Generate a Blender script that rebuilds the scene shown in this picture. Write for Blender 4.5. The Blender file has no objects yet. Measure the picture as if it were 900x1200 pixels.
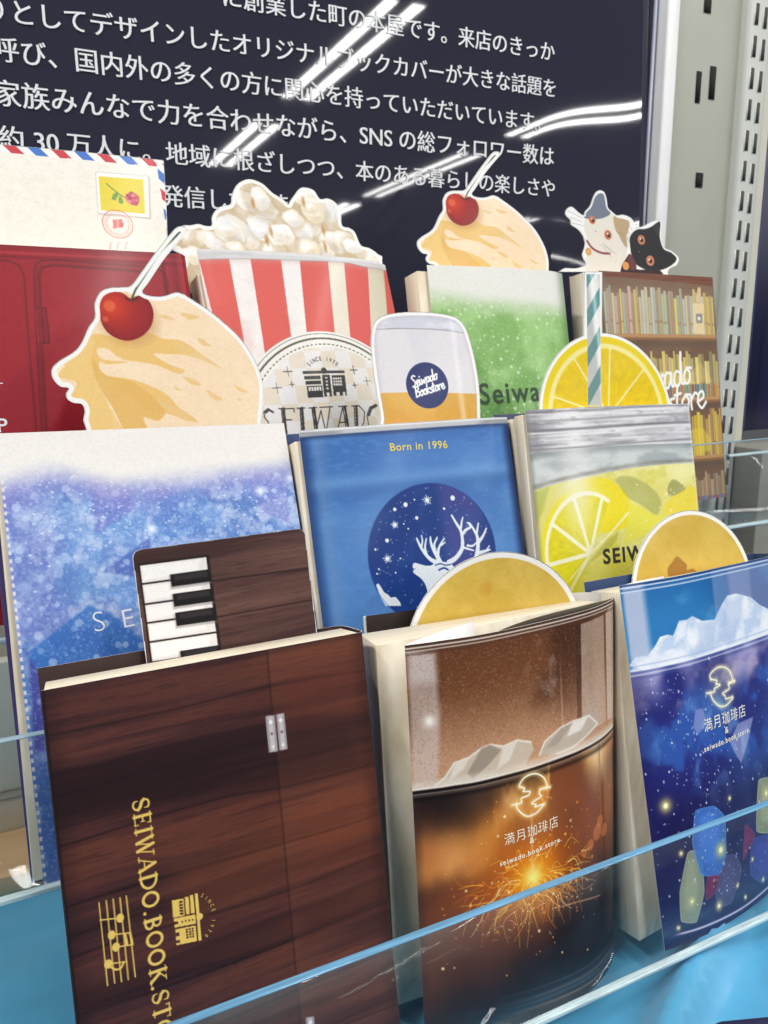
import bpy, math, random
import numpy as np
from mathutils import Matrix, Vector
from mathutils.geometry import tessellate_polygon

# ------------------------------------------------------------------ camera, world, lights, exposure
SC = bpy.context.scene
COL = SC.collection
BASE = 256.0                      # mm the lens stands above the cloth
FPX, CX, CY = 901.0, 450.0, 600.0 # focal length and centre of the photograph, in its pixels


def unit(v):
    v = np.array(v, float)
    return v / np.linalg.norm(v)


_D = unit((53, 4075, FPX)); _X = unit((1961, -225, FPX)); _X = unit(_X - _D * (_X @ _D)); _Y = np.cross(_D, _X)
if _Y[2] < 0: _Y = -_Y
CAM = np.stack([_X, _Y, -_D], 1)  # world (right, depth, up) -> lens (right, down, forward)

cam = bpy.data.cameras.new('camera'); camo = bpy.data.objects.new('camera', cam); COL.objects.link(camo)
SC.camera = camo
cam.sensor_fit = 'VERTICAL'; cam.sensor_height = 36.0; cam.sensor_width = 27.0
cam.lens = 36.0 * FPX / 1200.0
cam.clip_start = 0.01; cam.clip_end = 50
m = Matrix.Identity(4)
for i in range(3):
    m[i][0] = CAM[0][i]; m[i][1] = -CAM[1][i]; m[i][2] = -CAM[2][i]
m[2][3] = BASE / 1000
camo.matrix_world = m
cam.dof.use_dof = True; cam.dof.focus_distance = 0.285; cam.dof.aperture_fstop = 36.0

world = bpy.data.worlds.new('World'); SC.world = world; world.use_nodes = True
world.node_tree.nodes['Background'].inputs[0].default_value = (0.93, 0.96, 1.0, 1)
world.node_tree.nodes['Background'].inputs[1].default_value = 0.11
SC.view_settings.view_transform = 'Standard'; SC.view_settings.look = 'None'
SC.view_settings.exposure = -0.12; SC.view_settings.gamma = 1.0
SC.cycles.max_bounces = 8; SC.cycles.transparent_max_bounces = 16
SC.cycles.caustics_reflective = False; SC.cycles.caustics_refractive = False
SC.cycles.sample_clamp_indirect = 4


def tube_lamp(p, q, width, power):
    """a ceiling strip light from p to q (metres), shining down"""
    p = Vector(p); q = Vector(q)
    L = bpy.data.lights.new('ceiling_tube', 'AREA'); L.shape = 'RECTANGLE'
    L.size = (q - p).length; L.size_y = width; L.energy = power; L.color = (1.0, 0.985, 0.955)
    o = bpy.data.objects.new('ceiling_tube', L); COL.objects.link(o)
    x = (q - p).normalized(); z = Vector((0, 0, 1)); z = (z - x * z.dot(x)).normalized(); y = z.cross(x)
    mm = Matrix((x, y, z)).transposed().to_4x4(); mm.translation = (p + q) / 2
    o.matrix_world = mm
    return o

LAMPS = []                        # ceiling strips of the shop, pairs of tubes running away behind the photographer
CEIL = 1.4 + BASE / 1000
for x, runs in ((1.66, ((-2.2, -3.62), (-4.2, -5.5))), (3.36, ((-2.25, -3.85), (-4.4, -6.3), (-6.75, -7.7))), (5.72, ((-3.6, -4.9), (-5.2, -6.5), (-6.9, -8.4))), (8.25, ((-5.6, -7.2), (-7.6, -9.0), (-9.2, -10.6)))):
    for y0, y1 in runs:
        for dx in (-.065, .065): LAMPS.append(((x + dx, y0, CEIL), (x + dx, y1, CEIL), .06, 13))
LAMPS += [((1.66, -.3, CEIL), (1.66, -1.7, CEIL), .07, 26), ((.5, -.15, CEIL), (.5, -1.45, CEIL), .07, 24), ((-.95, .3, CEIL), (-.95, -.6, CEIL), .07, 34), ((3.4, -.3, CEIL), (3.4, -1.7, CEIL), .07, 18)]
for a in LAMPS: tube_lamp(*a)

# ------------------------------------------------------------------ helpers: frames and surfaces (mm)
def axes(yaw, lean, roll):
    yaw, lean, roll = map(math.radians, (yaw, lean, roll))
    u = np.array([math.cos(yaw), math.sin(yaw), 0]); n = np.array([math.sin(yaw), -math.cos(yaw), 0])
    v = math.cos(lean) * np.array([0, 0, 1.]) - math.sin(lean) * n
    return math.cos(roll) * u + math.sin(roll) * v, -math.sin(roll) * u + math.cos(roll) * v


def project(P):
    c = P @ CAM.T
    return np.stack([FPX * c[..., 0] / c[..., 2] + CX, FPX * c[..., 1] / c[..., 2] + CY], -1)


def resample(k, n):
    k = np.array(k, float)
    if len(k) > 2:                                     # Catmull-Rom through the knots
        e = np.vstack([2 * k[0] - k[1], k, 2 * k[-1] - k[-2]]); out = []
        for i in range(1, len(e) - 2):
            for t in np.linspace(0, 1, 24, endpoint=False):
                a, b, c, d = e[i - 1:i + 3]
                out.append(.5 * (2 * b + (c - a) * t + (2 * a - 5 * b + 4 * c - d) * t * t + (3 * b - a - 3 * c + d) * t ** 3))
        k = np.array(out + [k[-1]])
    d = np.r_[0, np.cumsum(np.linalg.norm(np.diff(k, axis=0), axis=1))]
    q = np.linspace(0, d[-1], n)
    return np.stack([np.interp(q, d, k[:, 0]), np.interp(q, d, k[:, 1])], 1), d[-1]


class Surf:
    """a sheet standing in a leaning frame: s runs along its section from the left edge, b down from its top edge"""
    def __init__(self, o, yaw, lean, roll, H, top=None, bot=None, w=107.):
        self.o = np.array(o, float); self.U, self.V = axes(yaw, lean, roll)
        self.N = np.cross(self.V, self.U)
        if self.N[1] < 0: self.N = -self.N
        self.H = H
        top = top or [(0, 0), (w, 0)]; bot = bot or top
        self.T, lt = resample(top, 121); self.Bm, lb = resample(bot, 121); self.L = (lt + lb) / 2

    def loc(self, s, b, c=0.):
        """local coordinates x (right), y (into), z (up from the base), in mm"""
        q = np.asarray(s, float) / self.L * 120; t = np.asarray(b, float) / self.H
        i = np.clip(np.floor(q).astype(int), 0, 119); f = (q - i)[..., None]
        pt = self.T[i] * (1 - f) + self.T[i + 1] * f; pb = self.Bm[i] * (1 - f) + self.Bm[i + 1] * f
        p = pt * (1 - t[..., None]) + pb * t[..., None]
        return np.stack([p[..., 0], p[..., 1] + c, self.H - np.asarray(b, float) + 0 * p[..., 0]], -1)

    def to_world(self, l):
        return self.o + l[..., :1] * self.U + l[..., 1:2] * self.N + (l[..., 2:3] - self.H) * self.V

    def P(self, px, c=0.):
        """the point of this sheet that the photograph shows at a pixel (measured once, like a survey)"""
        px = np.array(px, float); one = px.ndim == 1; px = px.reshape(-1, 2)
        g = np.tile([self.L / 2, 30.], (len(px), 1))
        f = lambda g: project(self.to_world(self.loc(g[:, 0], g[:, 1], c)))
        for _ in range(12):
            r = f(g) - px
            j0 = (f(g + [.01, 0]) - f(g)) / .01; j1 = (f(g + [0, .01]) - f(g)) / .01
            J = np.stack([j0, j1], -1)
            g = g - np.clip(np.linalg.solve(J, r[..., None])[..., 0], -60, 60)
        return g[0] if one else g

    def flat(self):
        f = Surf(self.o, 0, 0, 0, self.H, w=107.); f.U, f.V, f.N = self.U, self.V, self.N
        return f

    def matrix(self):
        o = self.o - self.V * self.H
        M = Matrix.Identity(4)
        for i in range(3):
            M[i][0] = self.U[i]; M[i][1] = self.N[i]; M[i][2] = self.V[i]; M[i][3] = o[i] / 1000
        M[2][3] += BASE / 1000
        return M


def Z(ox, oy, sc):
    return lambda *pts: [(ox + x / sc, oy + y / sc) for x, y in pts]

# ------------------------------------------------------------------ helpers: printed pictures, evaluated per vertex
def lin(c):
    c = np.asarray(c, float) / 255.
    return np.where(c <= .04045, c / 12.92, ((c + .055) / 1.055) ** 2.4)


def vnoise(x, y, seed=0):
    T = np.random.RandomState(seed).rand(128, 128)
    xi = np.floor(x).astype(int); yi = np.floor(y).astype(int); fx = x - xi; fy = y - yi
    fx = fx * fx * (3 - 2 * fx); fy = fy * fy * (3 - 2 * fy)
    g = lambda a, b: T[a % 128, b % 128]
    return (g(xi, yi) * (1 - fx) + g(xi + 1, yi) * fx) * (1 - fy) + (g(xi, yi + 1) * (1 - fx) + g(xi + 1, yi + 1) * fx) * fy


def fbm(x, y, seed=0, n=4):
    t = 0; a = .5
    for k in range(n):
        t = t + a * vnoise(x * 2 ** k + 17.3 * k, y * 2 ** k + 9.1 * k, seed + k); a *= .5
    return t / (1 - .5 ** n)


def ss(a, b, x):
    t = np.clip((x - a) / (b - a), 0, 1)
    return t * t * (3 - 2 * t)


def spline(p, closed=True, n=6):
    p = np.array(p, float); out = []; N = len(p)
    for i in range(N if closed else N - 1):
        if closed: a, b, c, d = (p[(i + k) % N] for k in (-1, 0, 1, 2))
        else: a, b, c, d = p[max(i - 1, 0)], p[i], p[i + 1], p[min(i + 2, N - 1)]
        for t in np.linspace(0, 1, n, endpoint=False):
            out.append(.5 * (2 * b + (c - a) * t + (2 * a - 5 * b + 4 * c - d) * t * t + (3 * b - a - 3 * c + d) * t ** 3))
    if not closed: out.append(p[-1])
    return np.array(out)


def seg_dist(x, y, p, q):
    d = q - p; l = max(d @ d, 1e-9)
    t = np.clip(((x - p[0]) * d[0] + (y - p[1]) * d[1]) / l, 0, 1)
    return np.hypot(x - p[0] - t * d[0], y - p[1] - t * d[1])


def sdf(x, y, P):
    ins = np.zeros(x.shape, bool); D = np.full(x.shape, 1e9); n = len(P)
    for i in range(n):
        p, q = P[i], P[(i + 1) % n]
        D = np.minimum(D, seg_dist(x, y, p, q))
        if p[1] != q[1]:
            c = (p[1] > y) != (q[1] > y)
            ins ^= c & (x < (q[0] - p[0]) * (y - p[1]) / (q[1] - p[1]) + p[0])
    return np.where(ins, D, -D)


def circ3(a, b, c):
    ax, ay = a; bx, by = b; cx, cy = c
    d = 2 * (ax * (by - cy) + bx * (cy - ay) + cx * (ay - by))
    u = ((ax * ax + ay * ay) * (by - cy) + (bx * bx + by * by) * (cy - ay) + (cx * cx + cy * cy) * (ay - by)) / d
    v = ((ax * ax + ay * ay) * (cx - bx) + (bx * bx + by * by) * (ax - cx) + (cx * cx + cy * cy) * (bx - ax)) / d
    return u, v, math.hypot(ax - u, ay - v)


class Art:
    def __init__(self, s, b, S, c=0.):
        self.s = s; self.b = b; self.S = S; self.c = c; self.C = np.zeros((len(s), 3))

    def P(self, px): return self.S.P(px, self.c)

    def mix(self, m, col):
        m = np.clip(m, 0, 1)[:, None]; self.C = self.C * (1 - m) + np.asarray(col, float) * m

    def fill(self, col): self.mix(np.ones(len(self.s)), col)

    def _sub(self, pts, pad):
        lo = pts.min(0) - pad; hi = pts.max(0) + pad
        return np.nonzero((self.s > lo[0]) & (self.s < hi[0]) & (self.b > lo[1]) & (self.b < hi[1]))[0]

    def _put(self, I, m, col):
        m = np.clip(m, 0, 1)[:, None]; col = np.asarray(col, float)
        if col.ndim == 2: col = col[I]
        self.C[I] = self.C[I] * (1 - m) + col * m

    def poly(self, px, col, al=1., soft=.22, smooth=False, mm=False, grow=0.):
        p = np.array(px, float) if mm else self.P(px)
        if smooth: p = spline(p)
        I = self._sub(p, soft + abs(grow) + .5)
        if len(I): self._put(I, al * np.clip((sdf(self.s[I], self.b[I], p) + grow) / soft + .5, 0, 1), col)

    def line(self, px, w, col, al=1., soft=.2, smooth=False, mm=False, w1=None):
        p = np.array(px, float) if mm else self.P(px)
        if smooth: p = spline(p, False)
        I = self._sub(p, w + soft + .5)
        if not len(I): return
        m = np.full(len(I), -1e9); n = len(p) - 1
        for i in range(n):
            wi = w if w1 is None else w + (w1 - w) * (i + .5) / n
            m = np.maximum(m, (wi / 2 - seg_dist(self.s[I], self.b[I], p[i], p[i + 1])) / soft + .5)
        self._put(I, al * np.clip(m, 0, 1), col)

    def disc(self, c, r, col, al=1., soft=.2, ry=None, mm=False, inner=None):
        c = np.array(c, float) if mm else self.P(c); ry = ry or r
        I = self._sub(np.array([c - [r, ry], c + [r, ry]]), soft + .3)
        d = (1 - np.hypot((self.s[I] - c[0]) / r, (self.b[I] - c[1]) / ry)) * min(r, ry)
        m = np.clip(d / soft + .5, 0, 1)
        if inner is not None: m = m * np.clip((inner - d) / soft + .5, 0, 1)
        self._put(I, al * m, col)

    def glow(self, c, r, col, al=1., ry=None, mm=False):
        c = np.array(c, float) if mm else self.P(c); ry = ry or r
        self.mix(al * np.exp(-.5 * (((self.s - c[0]) / r) ** 2 + ((self.b - c[1]) / ry) ** 2)), col)

    def n(self, sx, sy=None, seed=0, o=4): return fbm(self.s / sx, self.b / (sy or sx), seed, o)


def curve_mask(art, px, soft=.25, deg=0):
    """1 below a printed line that crosses the sheet, given by pixels from left to right"""
    p = art.P(px); p = p[np.argsort(p[:, 0])]
    if deg: y = np.polyval(np.polyfit(p[:, 0], p[:, 1], deg), art.s)
    else: p = spline(p, False, 10); y = np.interp(art.s, p[:, 0], p[:, 1])
    return np.clip((art.b - y) / soft + .5, 0, 1), y

# ------------------------------------------------------------------ helpers: materials
MATS = {}


def nodes(name):
    M = bpy.data.materials.new(name); M.use_nodes = True
    t = M.node_tree; return M, t, t.nodes['Principled BSDF']


def print_mat(name, rough, coat=0., fibre=.02, spec=.22):
    """printed paper: picture from the colour attribute, fine fibre bump"""
    if name in MATS: return MATS[name]
    M, t, p = nodes(name)
    a = t.nodes.new('ShaderNodeVertexColor'); a.layer_name = 'print'
    t.links.new(a.outputs['Color'], p.inputs['Base Color'])
    p.inputs['Roughness'].default_value = rough
    p.inputs['Coat Weight'].default_value = coat; p.inputs['Coat Roughness'].default_value = .12; p.inputs['Specular IOR Level'].default_value = spec
    nz = t.nodes.new('ShaderNodeTexNoise'); nz.inputs['Scale'].default_value = 900; nz.inputs['Detail'].default_value = 3
    bp = t.nodes.new('ShaderNodeBump'); bp.inputs['Strength'].default_value = fibre * 4; bp.inputs['Distance'].default_value = .0004
    tc = t.nodes.new('ShaderNodeTexCoord'); t.links.new(tc.outputs['Object'], nz.inputs['Vector'])
    t.links.new(nz.outputs['Fac'], bp.inputs['Height']); t.links.new(bp.outputs['Normal'], p.inputs['Normal'])
    MATS[name] = M; return M


def plain(name, rgb, rough=.6, metal=0., var=.06, scale=60., bump=.0, coat=0., stretch=None):
    """solid colour with a little cloudy variation and bump"""
    if name in MATS: return MATS[name]
    M, t, p = nodes(name); c = lin(rgb)
    nz = t.nodes.new('ShaderNodeTexNoise'); nz.inputs['Scale'].default_value = scale; nz.inputs['Detail'].default_value = 4
    tc = t.nodes.new('ShaderNodeTexCoord'); mp = t.nodes.new('ShaderNodeMapping')
    if stretch: mp.inputs['Scale'].default_value = stretch
    t.links.new(tc.outputs['Object'], mp.inputs['Vector']); t.links.new(mp.outputs['Vector'], nz.inputs['Vector'])
    r = t.nodes.new('ShaderNodeValToRGB')
    r.color_ramp.elements[0].position = .3; r.color_ramp.elements[1].position = .7
    r.color_ramp.elements[0].color = (*(c * (1 - var)), 1); r.color_ramp.elements[1].color = (*np.minimum(c * (1 + var), 1), 1)
    t.links.new(nz.outputs['Fac'], r.inputs['Fac']); t.links.new(r.outputs['Color'], p.inputs['Base Color'])
    p.inputs['Roughness'].default_value = rough; p.inputs['Metallic'].default_value = metal
    p.inputs['Coat Weight'].default_value = coat
    if bump:
        bp = t.nodes.new('ShaderNodeBump'); bp.inputs['Strength'].default_value = bump; bp.inputs['Distance'].default_value = .001
        t.links.new(nz.outputs['Fac'], bp.inputs['Height']); t.links.new(bp.outputs['Normal'], p.inputs['Normal'])
    MATS[name] = M; return M


def page_mat():
    """cut edges of a paper block: fine lines along the sheets"""
    if 'pages' in MATS: return MATS['pages']
    M, t, p = nodes('pages')
    tc = t.nodes.new('ShaderNodeTexCoord'); mp = t.nodes.new('ShaderNodeMapping'); mp.inputs['Scale'].default_value = (40, 2300, 40)
    nz = t.nodes.new('ShaderNodeTexNoise'); nz.inputs['Scale'].default_value = 1.0; nz.inputs['Detail'].default_value = 4
    r = t.nodes.new('ShaderNodeValToRGB')
    r.color_ramp.elements[0].position = .25; r.color_ramp.elements[1].position = .75
    r.color_ramp.elements[0].color = (*lin((206, 190, 160)), 1); r.color_ramp.elements[1].color = (*lin((243, 236, 219)), 1)
    t.links.new(tc.outputs['Object'], mp.inputs['Vector']); t.links.new(mp.outputs['Vector'], nz.inputs['Vector'])
    t.links.new(nz.outputs['Fac'], r.inputs['Fac']); t.links.new(r.outputs['Color'], p.inputs['Base Color'])
    bp = t.nodes.new('ShaderNodeBump'); bp.inputs['Strength'].default_value = .25; bp.inputs['Distance'].default_value = .0003
    t.links.new(nz.outputs['Fac'], bp.inputs['Height']); t.links.new(bp.outputs['Normal'], p.inputs['Normal'])
    p.inputs['Roughness'].default_value = .8
    MATS['pages'] = M; return M


def acrylic(name, tint=(.98, .988, .99), haze=.003):
    if name in MATS: return MATS[name]
    M = bpy.data.materials.new(name); M.use_nodes = True; t = M.node_tree; t.nodes.clear()
    out = t.nodes.new('ShaderNodeOutputMaterial'); tr = t.nodes.new('ShaderNodeBsdfTransparent'); tr.inputs[0].default_value = (*tint, 1)
    gl = t.nodes.new('ShaderNodeBsdfGlossy'); gl.inputs['Roughness'].default_value = .02
    df = t.nodes.new('ShaderNodeBsdfDiffuse'); df.inputs[0].default_value = (.8, .85, .88, 1)
    lw = t.nodes.new('ShaderNodeLayerWeight'); lw.inputs['Blend'].default_value = .5
    pw = t.nodes.new('ShaderNodeMath'); pw.operation = 'POWER'; pw.inputs[1].default_value = 5
    fr = t.nodes.new('ShaderNodeMath'); fr.operation = 'MULTIPLY_ADD'; fr.inputs[1].default_value = .14; fr.inputs[2].default_value = .006
    t.links.new(lw.outputs['Facing'], pw.inputs[0]); t.links.new(pw.outputs[0], fr.inputs[0])
    a = t.nodes.new('ShaderNodeMixShader'); b = t.nodes.new('ShaderNodeMixShader')
    a.inputs[0].default_value = haze
    t.links.new(tr.outputs[0], a.inputs[1]); t.links.new(df.outputs[0], a.inputs[2])
    t.links.new(fr.outputs[0], b.inputs[0]); t.links.new(a.outputs[0], b.inputs[1]); t.links.new(gl.outputs[0], b.inputs[2])
    t.links.new(b.outputs[0], out.inputs[0]); MATS[name] = M; return M

# ------------------------------------------------------------------ helpers: meshes and things
def tag(o, label=None, cat=None, group=None, kind=None):
    if label: o['label'] = label
    if cat: o['category'] = cat
    if group: o['group'] = group
    if kind: o['kind'] = kind
    return o


def thing(name, S_or_loc, label, cat, group=None):
    o = bpy.data.objects.new(name, None); COL.objects.link(o); o.empty_display_size = .02
    if isinstance(S_or_loc, Surf): o.matrix_world = S_or_loc.matrix()
    else: o.location = S_or_loc
    return tag(o, label, cat, group)


def link(name, me, parent=None, mats=()):
    o = bpy.data.objects.new(name, me); COL.objects.link(o)
    for k in mats: me.materials.append(k)
    if parent: o.parent = parent
    return o


def raw_mesh(name, V, F, mi=None, smooth=None):
    """V (n,3) in mm, F list of (k,4) or (k,3) int arrays -> mesh in metres"""
    me = bpy.data.meshes.new(name); V = np.asarray(V, float) / 1000
    F = [np.asarray(f, int) for f in F if len(f)]
    lt = np.concatenate([np.full(len(f), f.shape[1]) for f in F]); li = np.concatenate([f.ravel() for f in F])
    me.vertices.add(len(V)); me.vertices.foreach_set('co', V.ravel())
    me.loops.add(len(li)); me.loops.foreach_set('vertex_index', li)
    me.polygons.add(len(lt)); me.polygons.foreach_set('loop_start', np.r_[0, np.cumsum(lt)[:-1]])
    me.update(calc_edges=True); me.validate()
    if mi is not None: me.polygons.foreach_set('material_index', np.asarray(mi, int))
    if smooth is not None: me.polygons.foreach_set('use_smooth', np.asarray(smooth, bool))
    return me


def paint(me, C):
    a = me.color_attributes.new('print', 'FLOAT_COLOR', 'POINT')
    a.data.foreach_set('color', np.c_[lin(np.clip(C, 0, 255)), np.ones(len(C))].ravel())


def gridf(nx, ny, base=0, flip=False):
    i, j = np.meshgrid(np.arange(nx - 1), np.arange(ny - 1)); a = (j * nx + i).ravel() + base
    f = np.stack([a, a + nx, a + nx + 1, a + 1], 1)
    return f[:, ::-1] if flip else f


def box_mesh(name, lo, hi, shear=None):
    c = np.array([[x, y, z] for z in (lo[2], hi[2]) for y in (lo[1], hi[1]) for x in (lo[0], hi[0])], float)
    return raw_mesh(name, c, [np.array([[0, 2, 3, 1], [4, 5, 7, 6], [0, 1, 5, 4], [2, 6, 7, 3], [0, 4, 6, 2], [1, 3, 7, 5]])])


def hexa(name, bot, top, z0, z1, nrow=1):
    """block from two quads (front-left, front-right, back-right, back-left) in (x, y)"""
    V = [(*p, z0) for p in bot] + [(*p, z1) for p in top]
    return raw_mesh(name, V, [np.array([[0, 3, 2, 1], [4, 5, 6, 7], [0, 1, 5, 4], [1, 2, 6, 5], [2, 3, 7, 6], [3, 0, 4, 7]])])


def bevel(o, w=.4, seg=2):
    b = o.modifiers.new('bevel', 'BEVEL'); b.width = w / 1000; b.segments = seg; b.limit_method = 'ANGLE'
    return o


def cover(parent, S, art_fn, res, rest_t, rest_b=None, mat=None, inside=(200, 195, 190), rest_col=None, thick=.28, back_up=0.):
    """one paper cover: printed front, spine and back as a single bent sheet with thickness"""
    nx = int(S.L / res) + 1; ny = int(S.H / res) + 1
    s = np.linspace(0, S.L, nx); b = np.linspace(0, S.H, ny)
    ss_, bb = np.meshgrid(s, b); art = Art(ss_.ravel(), bb.ravel(), S); art_fn(art); art.C *= 1 + .07 * (np.random.RandomState(nx).rand(len(art.s), 1) - .5)
    F = S.loc(art.s, art.b)
    rt, _ = resample(rest_t, 40); rb, _ = resample(rest_b or rest_t, 40)
    t = (b / S.H)[:, None, None]; R = rt[None] * (1 - t) + rb[None] * t
    zup = ss(.35, .75, np.linspace(0, 1, 40)) * back_up
    RV = np.stack([R[..., 0], R[..., 1], (S.H - b)[:, None] + zup[None] * (1 - b / S.H)[:, None]], -1)
    fr = F.reshape(ny, nx, 3); allv = np.concatenate([fr, RV[:, 1:]], 1); n = allv.shape[1]
    rc = art.C.reshape(ny, nx, 3)
    back = np.repeat(rc[:, -1:], 39, 1)
    if rest_col is not None:
        k = ss(0, .3, np.linspace(0, 1, 39))[None, :, None]; back = back * (1 - k) + np.array(rest_col) * k
    C = np.concatenate([rc, back], 1)
    # inner skin
    step = max(1, nx // 60); ci = np.r_[np.arange(0, nx - 1, step), np.arange(nx - 1, n)]
    ri = np.unique(np.linspace(0, ny - 1, 14).astype(int))
    q = allv[ri][:, ci]; d = np.gradient(q[..., :2], axis=1); nn = np.stack([-d[..., 1], d[..., 0]], -1)
    nn /= np.maximum(np.linalg.norm(nn, axis=-1, keepdims=True), 1e-9)
    inn = q.copy(); inn[..., :2] += nn * thick
    n0 = ny * n; m1, m2 = len(ri), len(ci)
    V = [allv.reshape(-1, 3), inn.reshape(-1, 3)]; cnt = n0 + m1 * m2
    faces = [gridf(n, ny), gridf(m2, m1, n0, True)]; mi = [np.zeros(len(faces[0])), np.ones(len(faces[1]))]
    sm = [np.ones(len(faces[0])), np.ones(len(faces[1]))]

    def strip(A, Bq):
        nonlocal cnt
        k = len(A); V.append(A); V.append(Bq); i = np.arange(k - 1)
        faces.append(np.stack([cnt + i, cnt + i + 1, cnt + k + i + 1, cnt + k + i], 1)); cnt += 2 * k
        mi.append(np.full(k - 1, 2)); sm.append(np.zeros(k - 1))
    strip(q[0], inn[0]); strip(inn[-1], q[-1]); strip(inn[:, 0], q[:, 0]); strip(q[:, -1], inn[:, -1])
    V = np.concatenate(V)
    me = raw_mesh('cover', V, faces, np.concatenate(mi), np.concatenate(sm))
    Cc = np.full((len(V), 3), 235.); Cc[:n0] = C.reshape(-1, 3); paint(me, Cc)
    ic = plain('inside_%d_%d_%d' % inside, inside, .55); ed = plain('paper_cut_edge', (232, 228, 222), .7)
    return link('cover', me, parent, (mat, ic, ed))


def page_block(parent, S, bot, top, z0, z1):
    o = link('page_block', hexa('page_block', bot, top, z0, z1), parent, (page_mat(),))
    return bevel(o, .3, 1)


def card_mesh(name, S, outline, art_fn, res, c, border=2.2, thick=.45, white=(240, 240, 238), hole=None):
    """die-cut card: thick white stock cut to the outline, the picture printed on it inside a white border"""
    P = np.array(outline, float)
    if np.sum(P[:, 0] * np.roll(P[:, 1], -1) - np.roll(P[:, 0], -1) * P[:, 1]) < 0: P = P[::-1]
    n = len(P); fl = lambda p, cc: np.stack([p[:, 0], np.full(len(p), cc), S.H - p[:, 1]], 1)
    tri = np.array(tessellate_polygon([[Vector((x, -y, 0)) for x, y in P]]), int)
    V = [fl(P, c), fl(P, c + thick)]; i = np.arange(n); j = (i + 1) % n
    a2 = [(P[t[1]] - P[t[0]])[0] * (P[t[2]] - P[t[0]])[1] - (P[t[1]] - P[t[0]])[1] * (P[t[2]] - P[t[0]])[0] for t in tri]
    tri = np.array([t if k > 0 else t[::-1] for t, k in zip(tri, a2)])
    faces = [tri, tri[:, ::-1] + n, np.stack([i, j, j + n, i + n], 1)]
    mi = [np.ones(len(f)) for f in faces]
    lo = P.min(0); hi = P.max(0); nx = int((hi[0] - lo[0]) / res) + 2; ny = int((hi[1] - lo[1]) / res) + 2
    gs, gb = np.meshgrid(np.linspace(lo[0], hi[0], nx), np.linspace(lo[1], hi[1], ny)); gs = gs.ravel(); gb = gb.ravel()
    D = sdf(gs, gb, P); art = Art(gs, gb, S, c); art.D = D; art.fill(white); art_fn(art)
    art.C *= 1 + .06 * (np.random.RandomState(nx).rand(len(gs), 1) - .5)
    if border: art.mix(1 - np.clip((D - border) / .25 + .5, 0, 1), white)
    g = gridf(nx, ny); keep = (D[g] > .12).all(1); g = g[keep]
    used = np.unique(g); mp = np.full(nx * ny, -1); mp[used] = np.arange(len(used)) + 2 * n
    V.append(np.stack([gs[used], np.full(len(used), c - .05), S.H - gb[used]], 1)); faces.append(mp[g]); mi.append(np.zeros(len(g)))
    V = np.concatenate(V)
    # drop isolated order issues: quads after tris
    me = raw_mesh(name, V, faces, np.concatenate(mi))
    C = np.full((len(V), 3), 240.); C[2 * n:] = art.C[used]; paint(me, C)
    return me


def card(name, S, outline, art_fn, res, c, label, cat='bookmark', mat=None, **k):
    me = card_mesh(name, S, outline, art_fn, res, c, **k)
    o = link(name, me, None, (mat or print_mat('card_print', .5, .05), plain('white_card', (240, 240, 238), .5, var=.02)))
    o.matrix_world = S.matrix()
    return tag(o, label, cat)

_FONT = None


def text_xy(body, size=10., bold=0., spacing=1., shear=0.):
    cu = bpy.data.curves.new('lettering', 'FONT'); cu.body = body; cu.size = size; cu.offset = bold * size
    cu.space_character = spacing; cu.shear = shear; cu.resolution_u = 4; cu.fill_mode = 'FRONT'
    o = bpy.data.objects.new('lettering', cu); COL.objects.link(o); bpy.context.view_layer.update()
    me = bpy.data.meshes.new_from_object(o.evaluated_get(bpy.context.evaluated_depsgraph_get()))
    bpy.data.objects.remove(o); bpy.data.curves.remove(cu)
    n = len(me.vertices); co = np.zeros(n * 3); me.vertices.foreach_get('co', co)
    f = [list(p.vertices) for p in me.polygons]; bpy.data.meshes.remove(me)
    return co.reshape(-1, 3)[:, :2], f


def lettering(parent, S, body, p0, p1, mat, hs=1., bold=0., spacing=1., c=0., lift=.1, mincho=0., shear=0., px=True, name='lettering', pre=None):
    """text lying on the sheet from p0 (left end of the baseline) to p1 (right end)"""
    if pre is None: xy, f = text_xy(body, 10., bold, spacing, shear)
    else: xy, f = pre
    p0 = S.P(p0, c) if px else np.array(p0, float); p1 = S.P(p1, c) if px else np.array(p1, float)
    d = p1 - p0; L = np.linalg.norm(d); d = d / L; up = np.array([d[1], -d[0]])
    x0, x1 = xy[:, 0].min(), xy[:, 0].max(); k = L / (x1 - x0)
    V = []; F = []
    for j, dx in enumerate((0.,) if not mincho else (-mincho, -mincho / 3, mincho / 3, mincho)):
        q = p0 + ((xy[:, :1] - x0) * k + dx * k) * d + xy[:, 1:] * k * hs * up
        l = S.loc(q[:, 0], q[:, 1], c); l[:, 1] -= lift + .02 * j
        F += [[i + len(V) * len(xy) for i in t] for t in f]; V.append(l)
    me = bpy.data.meshes.new(name); me.from_pydata((np.concatenate(V) / 1000).tolist(), [], F); me.update()
    return link(name, me, parent, (mat,))

# ------------------------------------------------------------------ the setting and the large structure
def slab(name, lo, hi, mat, parent=None, bev=.6):
    """axis-aligned box, mm; z counted from the lens as in the survey"""
    lo = np.array(lo, float); hi = np.array(hi, float); lo[2] += BASE; hi[2] += BASE
    o = link(name, box_mesh(name, lo, hi), parent, (mat,))
    return bevel(o, bev, 2) if bev else o

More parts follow.
